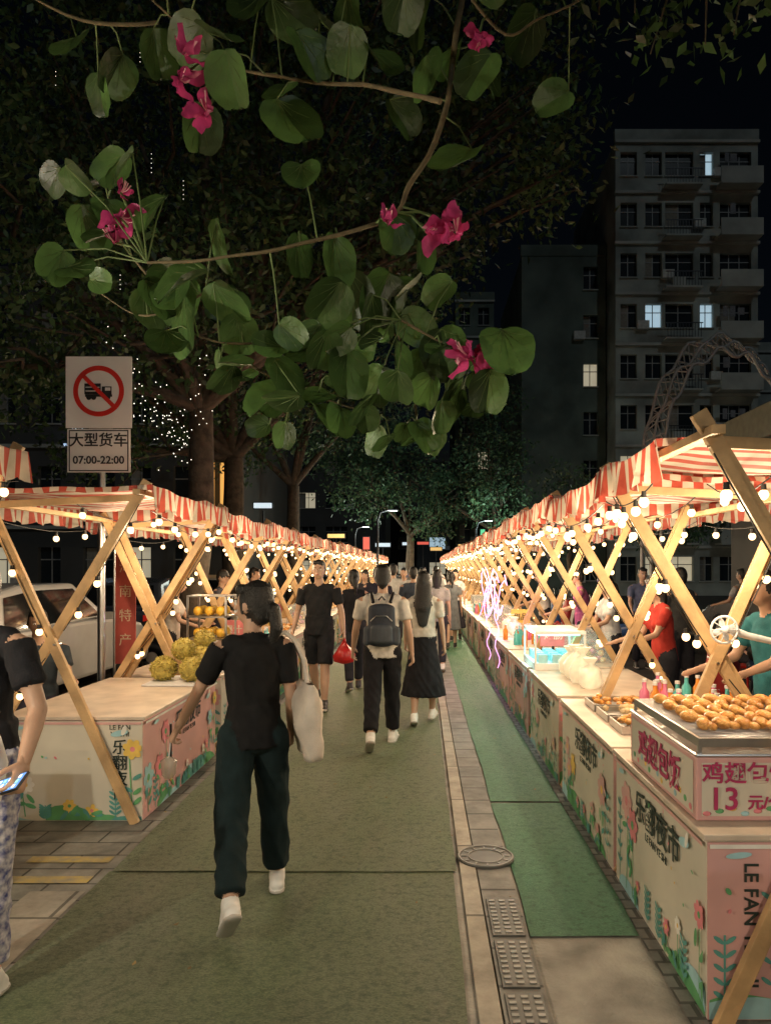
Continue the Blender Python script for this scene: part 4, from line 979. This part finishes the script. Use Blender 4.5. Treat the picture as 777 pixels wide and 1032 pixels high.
def tree(name,base,fork,clumps,r0,nsub,nleaf,size,m,subr=.38):
    e=empty(name); mb=MB(); base=V(base); fork=V(fork)
    pts=[base+(fork-base)*t+V((.12*noise.noise(V((t*3,base.x,1))),.12*noise.noise(V((t*3,base.x,9))),0)) for t in [i/6 for i in range(7)]]
    mb.path(pts,[r0*(1.25-.1*i) if i<2 else r0*(1.05-.05*i) for i in range(7)],0,12)
    for i,c in enumerate(clumps):
        t=V(c[:3]); mid=fork.lerp(t,.5)+V((R.uniform(-.3,.3),R.uniform(-.3,.3),R.uniform(-.1,.5))); q=[]
        for k in range(7):
            s_=k/6; q.append(fork*(1-s_)**2+mid*2*s_*(1-s_)+t*s_*s_+V((0,0,.1*noise.noise(V((s_*5,i,2))))))
        mb.path(q,[r0*.5*(1-.13*k) for k in range(7)],0,8)
        for b in range(5):
            a=q[3+b%3]; d=V((R.uniform(-1,1),R.uniform(-1,1),R.uniform(-.4,1))).normalized()*c[3]*.9; mb.path([a,a+d*.5+V((0,0,.1)),t+d*.8],[r0*.18,r0*.11,.01],0,6)
    mb.build('trunk_and_limbs',[BARK],e)
    n=leaves('foliage',clumps,nsub,nleaf,size,m,e,subr); print(name,n)
    return e
ca=[(-5.5,9,6,1.8),(-3.5,9.5,5.2,1.5),(-2,9.5,5.8,1.4),(-3.8,10,7.5,2),(-1,10,7.3,2),(.8,10,7.2,1.3),(1.1,10,8.7,1.4),(-.5,9.5,9.4,2),(-5.7,10,9,2),(-2.7,9.5,9.7,2),(-1.0,10,5.4,1.0),(-5.6,9.5,4.3,1.1),(0.2,9.5,6.0,.8),(1.5,9.6,6.7,.7),(1.7,9.8,7.7,.7)]
tree('banyan_tree',(-3.45,11.2,0),(-3.2,10.8,4.0),ca,.22,150,16,.115,LEAF)
cb=[(-7,16,6,2.2),(-4.5,17,5.6,1.8),(-2.6,17,6.4,1.6),(-5.5,17,9,2.6),(-2,18,9.5,2.4),(-8.5,17,10,2.6),(-.2,18,8.6,1.7),(-4.5,17,12.5,2.5),(-1,18,12.5,2.3),(-6.8,16,4.2,1.2)]
tree('banyan_tree',(-4.3,17,0),(-4.3,17,4.2),cb,.28,110,13,.14,LEAF,.5)
cc=[(-6.5,25,6.5,2.4),(-4,26,7,2.2),(-7.5,26,10,2.8),(-3,26,10.5,2.4),(-1.2,26,8,1.5)]
tree('street_tree',(-4.4,25.5,0),(-4.4,25.5,4.5),cc,.26,80,12,.18,LEAF2,.6)
cd=[(-3,37,5.6,2),(-.6,38,6.2,2.1),(1.9,38,5.5,1.9),(.6,38,4.2,1.4),(-1.6,38,8.2,1.8),(3.4,36,7,1.9),(3.2,37,9.8,1.8),(-4,40,8.5,2.5),(3.8,35,4.8,1.5)]
tree('street_tree',(-.6,39,0),(-.6,39,3.4),cd[:5],.25,90,13,.2,LEAF2,.6); tree('street_tree',(3.7,36.5,0),(3.7,36.5,3.4),cd[5:],.22,90,13,.2,LEAF2,.6)
ce=[(4.5,24,3.2,1.1),(5.0,25,4.3,1.2),(8,28,4,1.8),(10.5,30,4.2,2)]
tree('street_tree',(5,25,0),(5,25,2.4),ce[:2],.12,90,12,.15,LEAF2,.5); tree('street_tree',(9,29,0),(9,29,2.4),ce[2:],.16,80,12,.18,LEAF2,.5)
e=empty('hedge'); leaves('foliage',[(-6.9,10+i*2.2,.6,.8) for i in range(8)],110,12,.09,LEAF,e,.3)
FAIRY=emat('fairy_light',(1,.95,.8),2.0)
e=empty('fairy_lights'); mb=MB(); rr=random.Random(9)
for i in range(110):
    t=rr.random(); a=rr.choice([0,1,2]); p0=V((-3.3,10.2,3.3)); p1=V([(-3.9,9.4,4.6),(-2.6,9.3,4.3),(-3.6,9.0,3.9)][a]); p=p0.lerp(p1,t)+V((rr.gauss(0,.13),rr.gauss(0,.1),rr.gauss(0,.13)))
    mb.ell(p,.007,0,n=5,k=4)
for i in range(9):
    x=rr.uniform(-5.2,-2.6); y=rr.uniform(7.8,8.6); z=rr.uniform(4.8,7.6)
    for k in range(rr.randint(2,5)): mb.ell((x,y,z-k*.05),.0035,0,n=5,k=4)
for i in range(20): mb.ell((rr.uniform(-4.6,-3.2),rr.uniform(9,11),rr.uniform(3.0,4.3)),.007,0,n=5,k=4)
mb.build('micro_leds',[FAIRY],e)

# ------------------------------------------------------------------ foreground bauhinia branch
BL=mat('bauhinia_leaf',(.050,.100,.026),.40,var=.45,nscale=7,bump=.3,bscale=40,trans=.35,island=.65)
TW=mat('twig',(.13,.10,.05),.8,var=.3,nscale=30,bump=.5); PET=mat('petal',(.50,.05,.19),.5,var=.35,nscale=20,trans=.4); YEL=mat('stamen',(.8,.45,.5),.5)
YB=2.0
branches=[
 ([(.13,3.45),(.09,3.12),(.05,2.89),(-.03,2.72),(-.09,2.62),(-.30,2.51),(-.48,2.47),(-.68,2.465)],.009),
 ([(-.09,2.60),(-.085,2.48),(-.05,2.34),(-.02,2.2),(-.01,2.14)],.006),
 ([(-.22,2.53),(-.30,2.42),(-.42,2.335),(-.53,2.31),(-.60,2.32)],.0055),
 ([(.05,2.88),(-.12,2.97),(-.33,3.03),(-.55,3.1),(-.75,3.25)],.007),
 ([(-.68,2.465),(-.80,2.55),(-.9,2.68),(-.93,2.82)],.005),
 ([(-.60,2.47),(-.72,2.44),(-.86,2.45),(-.97,2.52)],.004),
 ([(.10,3.2),(.22,3.12),(.33,3.2),(.5,3.3)],.005),
 ([(-.06,2.36),(.06,2.32),(.14,2.28),(.2,2.25)],.004),
 ([(-.53,2.31),(-.40,2.24),(-.25,2.2),(-.12,2.16)],.0045),
 ([(-.75,3.25),(-.9,3.2),(-1.05,3.22)],.006)]
lv=[
(-.57,3.2,.13,200),(-.73,3.12,.12,150),(-.65,2.99,.12,190),(-.37,2.95,.17,185),(-.52,3.06,.12,140),(-.25,3.17,.13,200),(.11,2.92,.17,175),(-.12,3.09,.14,160),(-.01,3.2,.13,220),(.40,3.12,.11,240),(.28,3.19,.13,190),(.18,3.08,.1,150),
(-.94,2.78,.07,170),(-.86,2.82,.11,200),(-.87,2.68,.08,120),(-.89,2.60,.10,160),(-.93,2.64,.07,210),(-.82,2.56,.10,190),(-.79,2.47,.12,170),(-.70,2.5,.12,200),(-.55,2.57,.14,180),(-.64,2.37,.18,185),(-.73,2.44,.11,150),(-.60,2.42,.14,210),(-.92,2.46,.10,200),(-.86,2.44,.1,150),(-.96,2.56,.08,130),
(-.20,2.48,.16,180),(-.33,2.53,.1,120),(.0,2.57,.12,190),(-.03,2.6,.10,150),(-.12,2.48,.14,200),(-.30,2.68,.1,175),(-.10,2.42,.11,160),
(-.41,2.16,.13,200),(-.36,2.21,.11,160),(-.28,2.14,.11,180),(-.23,2.12,.10,190),(-.19,2.2,.12,170),(-.12,2.2,.11,210),(-.07,2.24,.11,180),(.06,2.3,.14,200),(.215,2.26,.14,190),(.04,2.07,.08,180),(-.03,2.07,.06,170),(-.13,2.08,.09,185),(.09,2.16,.10,220),(-.56,2.24,.10,170),(-.49,2.23,.09,130),(-.33,2.29,.08,100),(-.25,2.25,.1,150),(.17,2.16,.1,170),(-.1,2.05,.07,190),(-.16,2.13,.1,160),(.02,2.2,.09,190),(-.4,2.27,.08,220),(-.21,2.28,.09,240),(-.06,2.15,.1,200),(.1,2.24,.09,170),(0.0,2.28,.1,150),(-.17,2.3,.08,120),(-.3,2.2,.1,200),
(-1.0,3.2,.13,160),(-.9,3.15,.12,200),(-.45,3.2,.13,180),(.05,3.2,.12,150),
(-.48,2.93,.12,200),(-.30,3.06,.13,170),(-.62,3.1,.13,220),(.02,3.03,.13,190),(-.18,3.2,.14,170),(.15,3.02,.12,200),(-.82,3.21,.13,190),(-.36,3.22,.14,160),(-.7,3.24,.13,170),(.18,3.2,.12,160),(.48,3.26,.1,190),(-.06,2.98,.11,170),
(-.75,2.7,.1,190),(-.68,2.6,.11,170),(-.55,2.45,.13,200),(-.52,2.40,.12,150),(-.69,2.31,.12,190),(-.5,2.34,.11,170),(-.95,2.70,.08,200),(-.83,2.64,.1,160),(-.66,2.44,.13,180),(-.77,2.56,.11,210),(-.58,2.30,.11,190),
(-.25,2.42,.12,200),(-.05,2.5,.13,170),(.05,2.46,.1,200),(-.15,2.38,.12,190),(-.02,2.38,.11,150),(-.24,2.53,.12,160),(-.07,2.58,.11,180),
(-.42,3.12,.12,190),(-.2,3.08,.12,210),(.08,3.12,.11,170),(-.05,3.12,.11,150),(-.95,3.1,.11,180)]
rl_=random.Random(5)
for i in range(22): lv.append((rl_.uniform(-.5,.22),rl_.uniform(2.07,2.32),rl_.uniform(.06,.10),rl_.uniform(140,230)))
def catmull(pts,m=5):
    P=[pts[0]]+pts+[pts[-1]]; out=[]
    for i in range(1,len(P)-2):
        for k in range(m):
            t=k/m; out.append(.5*((2*P[i])+(-P[i-1]+P[i+1])*t+(2*P[i-1]-5*P[i]+4*P[i+1]-P[i+2])*t*t+(-P[i-1]+3*P[i]-3*P[i+1]+P[i+2])*t**3))
    out.append(P[-2]); return out
half=[(0,0),(.12,-.03),(.26,.0),(.39,.12),(.455,.30),(.46,.50),(.42,.70),(.34,.86),(.25,.95),(.16,.965),(.07,.91),(0,.83)]
e=empty('bauhinia_branch'); mb=MB(); mt=MB(); mf=MB(); rr=random.Random(21); bp=[]
for bi,(pts,r) in enumerate(branches):
    P=catmull([V((x,YB+.12*math.sin(bi*1.7)+.16*math.sin(x*3+bi),z)) for x,z in pts])
    P=[p+V((.014*noise.noise(p*6),0,.014*noise.noise(p*6+V((9,9,9))))) for p in P]
    mt.path(P,[r*(1-.65*i/len(P))+.0012*noise.noise(p*30) for i,p in enumerate(P)],0,8); bp+=P
for i,(x,z,s_,roll) in enumerate(lv):
    c=V((x,YB+rr.uniform(-.16,.26),z)); near=min(bp,key=lambda p:(p-c).length)
    rl=rad(roll+rr.uniform(-35,35)); M=Matrix.Rotation(rl,3,'Y')@Matrix.Rotation(rad(rr.uniform(-65,65)),3,'Z')@Matrix.Rotation(rad(rr.uniform(-48,48)),3,'X')
    fold=rr.uniform(.05,.55); cup=rr.uniform(-.3,.3); s2=s_*rr.uniform(1.0,1.12)
    def LP(u,v,sd,off=0):
        w=abs(u); return c+M@(V((sd*u,off-(fold*w)-cup*v*v-.05*math.sin(v*9+i)*w+.04*noise.noise(V((u*4,v*4,i))),v-.45))*s2)
    for sd in(-1,1):
        rings=[]
        for k in (0,.35,.7,1.0):
            rings.append([LP(hx*k,hv,sd) for hx,hv in half])
        b=[q for r_ in rings for q in r_]; n=len(half)
        fs=[(k*n+j,k*n+j+1,(k+1)*n+j+1,(k+1)*n+j) for k in range(3) for j in range(n-1)]
        if sd<0: fs=[f[::-1] for f in fs]
        mb.add(b,fs,0,True)
        for (ux,uv_) in ((.38,.62),(.20,.88),(.36,.28)):
            for off in (-.006,.006): mt.path([LP(ux*t,uv_*t**(.8),sd,off) for t in (0,.35,.7,1)],[.0008,.0007,.0005,.0002],1,3,False)
    bs=LP(0,0,1); mid=(bs+near)/2+V((0,0,.02)); mt.path([near,mid,bs],[.0026,.002,.0022],1,5)
    mt.path([LP(0,v,1)+M@V((0,.0012,0)) for v in (0,.25,.5,.78)],[.0018,.0014,.001,.0005],1,4)
for i,(x,z,s_) in enumerate([(-.66,3.2,.10),(-.62,2.95,.075),(-.56,2.89,.08),(-.60,3.0,.06),(-.775,2.60,.085),(-.79,2.54,.05),(.06,2.59,.09),(.01,2.57,.04),(.145,3.05,.065),(.12,2.24,.08),(.17,2.19,.07),(.15,2.26,.06),(-.085,2.57,.05),(.09,2.57,.06),(-.77,2.66,.045)]):
    c=V((x,YB-.08+rr.uniform(-.05,.03),z)); near=min(bp,key=lambda p:(p-c).length); mt.path([near,(near+c)/2+V((0,0,.015)),c],[.003,.003,.004],1,5)
    B=Matrix.Rotation(rad(rr.uniform(0,360)),3,'Y')@Matrix.Rotation(rad(rr.uniform(-60,60)),3,'Z')@Matrix.Rotation(rad(rr.uniform(-50,50)),3,'X')
    for k in range(5):
        M=B@Matrix.Rotation(k*2*math.pi/5+rr.uniform(-.35,.35),3,'Y')@Matrix.Rotation(rad(rr.uniform(5,75)),3,'X'); sl=s_*rr.uniform(.75,1.1)
        vs=[];
        for a in range(9):
            t=a/8; w=.21*math.sin(math.pi*min(1,t*.86+.06))**.8+.01
            for q in(-1,0,1): vs.append(c+M@(V((q*w+.05*math.sin(t*8+k)*abs(q),-.3*t*t+.06*abs(q)-.08*math.sin(t*9+q*2+k),t))*sl))
        mf.add(vs,[(a*3+q,a*3+q+1,(a+1)*3+q+1,(a+1)*3+q) for a in range(8) for q in range(2)],0,True)
    for k in range(4):
        d=B@V((rr.uniform(-.3,.3),-.8,rr.uniform(.1,.5)))*s_*.8; mf.path([c,c+d*.6,c+d+V((0,0,.01))],[.0015,.0012,.002],1,5)
mb.build('leaves',[BL],e); mt.build('twigs',[TW,mat('petiole',(.10,.15,.045),.6)],e); mf.build('flowers',[PET,YEL],e)
e=empty('hanging_spray'); mt=MB(); cl=[]
for i in range(7):
    x=.5+i*.11; p=[V((x,2.3,3.7)),V((x+.05,2.3,3.5)),V((x+.04*rr.uniform(-1,1),2.25,3.30+rr.uniform(-.05,.08)))]; mt.path(p,[.005,.004,.002],0,5); cl.append((p[2].x,p[2].y,p[2].z+.08,.1))
mt.build('twigs',[TW],e); leaves('foliage',cl,1200,9,.045,BL,e,.1)

# ------------------------------------------------------------------ sky, moonlight, camera
w=bpy.data.worlds.new('World'); scene.world=w; w.use_nodes=True; N=w.node_tree.nodes; L=w.node_tree.links
sk=N.new('ShaderNodeTexSky'); sk.sky_type='NISHITA'; sk.sun_disc=False; sk.sun_elevation=rad(34); sk.sun_rotation=rad(200)
L.new(sk.outputs[0],N['Background'].inputs[0]); N['Background'].inputs[1].default_value=.0006
sl=bpy.data.lights.new('moon','SUN'); sl.energy=.17; sl.angle=rad(.5); sl.color=(.82,.96,1); so=bpy.data.objects.new('moon',sl); link(so)
so.rotation_euler=V((-.25,.78,-.55)).to_track_quat('-Z','Y').to_euler()
cam=bpy.data.cameras.new('camera'); co=bpy.data.objects.new('camera',cam); link(co); scene.camera=co
co.location=(0,0,1.7); co.rotation_euler=(rad(90),0,0)
cam.sensor_fit='VERTICAL'; cam.sensor_height=36; cam.lens=750/1032*36
cam.shift_x=(388.5-425)/1032; cam.shift_y=(572-516)/1032
cam.clip_end=1000; cam.clip_start=.05
print('total',time.time()-T0)
